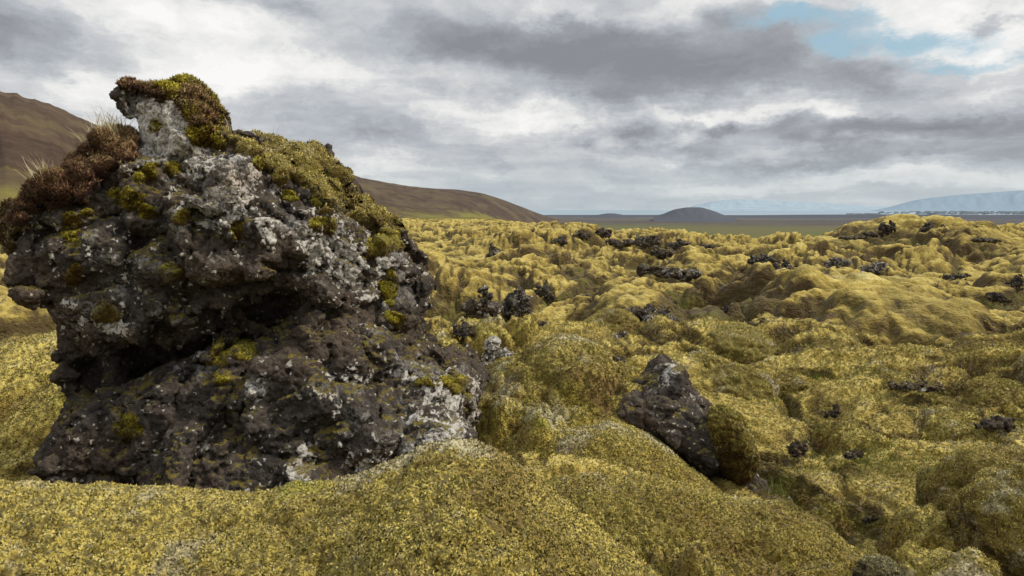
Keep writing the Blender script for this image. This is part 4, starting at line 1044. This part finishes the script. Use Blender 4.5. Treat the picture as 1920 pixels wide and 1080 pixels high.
warpc = t.noise(t.vm('MULTIPLY', AE, (3.4, 6.0, 1)), 1.0, 6, .66, color=True)
wv = t.vm('MULTIPLY', t.vm('SUBTRACT', warpc, (.5, .5, .5)), (.34, .15, 0))
AW = t.vm('ADD', AE, wv)
def pix(u, v):
    d = at(u, v, 1.0) - EYE; return math.atan2(d[0], d[1]), math.asin(d[2] / np.linalg.norm(d))
def gauss(u, v, ru, rv, amp, vec=AW):
    a, e = pix(u, v)
    d = t.vm('MULTIPLY', t.vm('SUBTRACT', vec, (a, e, 0)), (FPX / ru, FPX / rv, 0))
    q = t.vm('DOT_PRODUCT', d, d, out=1)
    return t.math('MULTIPLY', t.math('EXPONENT', t.math('MULTIPLY', q, -1.0)), amp)
def total(items):
    r = None
    for it in items:
        g_ = gauss(*it); r = g_ if r is None else t.math('ADD', r, g_)
    return r
tone = total([
 (300, 40, 300, 70, .36), (500, 150, 360, 36, .30), (740, 200, 300, 24, .20), (1060, 230, 260, 22, .20), (1180, 15, 330, 22, .20), (1800, 60, 240, 80, .42), (1420, 225, 160, 14, .26), (1500, 355, 500, 10, .18), (1250, 285, 260, 9, .12), (700, 310, 160, 16, .12), (1750, 330, 260, 14, .18), (120, 160, 120, 22, .16),
 (20, 45, 120, 50, -.34), (170, 105, 190, 34, -.26), (440, 10, 120, 22, -.24), (860, 60, 330, 52, -.36), (1150, 90, 330, 50, -.30), (1400, 125, 260, 45, -.26), (1650, 150, 330, 36, -.22), (1000, 150, 380, 50, -.16), (520, 190, 180, 26, -.34), (650, 250, 200, 30, -.16), (1200, 262, 160, 14, -.12), (1600, 250, 200, 26, -.26), (1800, 245, 260, 38, -.32), (1520, 302, 300, 12, -.24), (1350, 175, 420, 18, -.10), (950, 290, 300, 16, -.10), (1860, 318, 120, 9, -.14), (1840, 45, 30, 20, -.2)])
n1 = t.noise(cp, .55, 7, .62, .4); n2 = t.noise(t.vm('MULTIPLY', AW, (6, 10.5, 1)), 1.0, 7, .58, .15)
bl = t.vm('ADD', t.vm('MULTIPLY', AE, (13, 23, 1)), t.vm('MULTIPLY', t.noise(t.vm('MULTIPLY', AE, (16, 30, 1)), 1.0, 3, .6, color=True), (1.1, 1.1, 0)))
n3 = t.math('SUBTRACT', t.noise(bl, 1.0, 6, .62), t.math('MULTIPLY', t.vor(bl, 1.3, 'SMOOTH_F1'), .35))
n3 = t.math('ADD', n3, .16)
tx = t.math('ADD', t.math('MULTIPLY', t.math('SUBTRACT', n1, .5), .55), t.math('MULTIPLY', t.math('SUBTRACT', n2, .5), .95))
tx = t.math('ADD', tx, t.math('MULTIPLY', t.math('SUBTRACT', n3, .5), .34))
n4 = t.noise(t.vm('ADD', t.vm('MULTIPLY', AE, (3.5, 34, 1)), t.vm('MULTIPLY', wv, (2, 14, 0))), 1.0, 5, .62)
tx = t.math('ADD', tx, t.math('MULTIPLY', t.math('MULTIPLY', t.math('SUBTRACT', n4, .5), .6), t.rng(el, math.radians(17), math.radians(5))))
AP = t.vm('ADD', AE, t.vm('MULTIPLY', t.vm('SUBTRACT', t.noise(t.vm('MULTIPLY', AE, (26, 40, 1)), 1.0, 5, .62, color=True), (.5, .5, .5)), (.10, .07, 0)))
puff = None
for it in [(1195, 248, 58, 24, -.36), (1288, 240, 24, 17, -.32), (1345, 244, 34, 12, -.30), (1368, 232, 18, 9, -.2), (1090, 250, 40, 16, -.22), (1838, 44, 24, 13, -.28), (1905, 38, 18, 9, -.2), (1560, 262, 60, 15, -.2), (700, 238, 50, 16, -.16)]:
    g_ = gauss(*it, AP); puff = g_ if puff is None else t.math('ADD', puff, g_)
tone = t.math('ADD', t.math('MULTIPLY', tone, 1.12), puff)
val = t.math('ADD', t.math('ADD', tone, tx), .575)
cloud = t.ramp(val, [(.0, (.27, .288, .315)), (.22, (.355, .375, .405)), (.43, (.49, .52, .56)), (.62, (.66, .675, .69)), (.74, (.84, .84, .83)), (.92, (1.0, .985, .965))])
cloud = t.vm('SCALE', cloud); t.n[-1].inputs[3].default_value = 9.2
t.put(t.n[-1].inputs[3], t.rng(el, math.radians(24), math.radians(60), 9.6, 21.0))  # clouds overhead, out of view, brightened as added fill light
blue = t.math('SUBTRACT', total([(1520, 42, 150, 30, 1.0), (1640, 88, 170, 24, 1.05), (1810, 118, 140, 13, .9), (1420, 34, 80, 16, .6), (300, 72, 40, 10, .5)]), t.math('MULTIPLY', t.rng(n3, .38, .62), .25))
bm_ = t.rng(t.math('ADD', blue, t.math('MULTIPLY', t.math('SUBTRACT', n2, .5), 2.2)), .25, 1.05)
skyb = t.mix(1.0, t.mix(.35, sky.outputs[0], (3.2, 5.2, 6.4)), (1.0, 1.0, 1.0), 'MULTIPLY')
bluec = t.mix(.8, sky.outputs[0], (3.6, 5.6, 6.7))
col = t.mix(t.math('MULTIPLY', bm_, .9), cloud, bluec)
# low haze over the horizon
hz = t.rng(el, math.radians(5.5), math.radians(.2), 0, .62)
col = t.mix(hz, col, (4.6, 5.35, 5.7))
t.put(bg.inputs['Color'], col)
try: w.cycles.sampling_method = 'MANUAL'; w.cycles.sample_map_resolution = 512
except Exception as e: print(e)
sl = bpy.data.lights.new('sun', 'SUN'); so = bpy.data.objects.new('sun', sl); C.objects.link(so)
sl.energy = 3.5; sl.angle = math.radians(6); sl.color = (1, .93, .80)
from mathutils import Vector
sd = Vector((math.sin(SUN_AZ) * math.cos(SUN_EL), math.cos(SUN_AZ) * math.cos(SUN_EL), math.sin(SUN_EL)))
so.rotation_euler = sd.to_track_quat('Z', 'Y').to_euler()
sc.view_settings.view_transform = 'Standard'; sc.view_settings.look = 'None'; sc.view_settings.exposure = 0
sc.render.engine = 'CYCLES'; sc.cycles.max_bounces = 4; sc.cycles.diffuse_bounces = 2; sc.cycles.use_denoising = True
log('done')
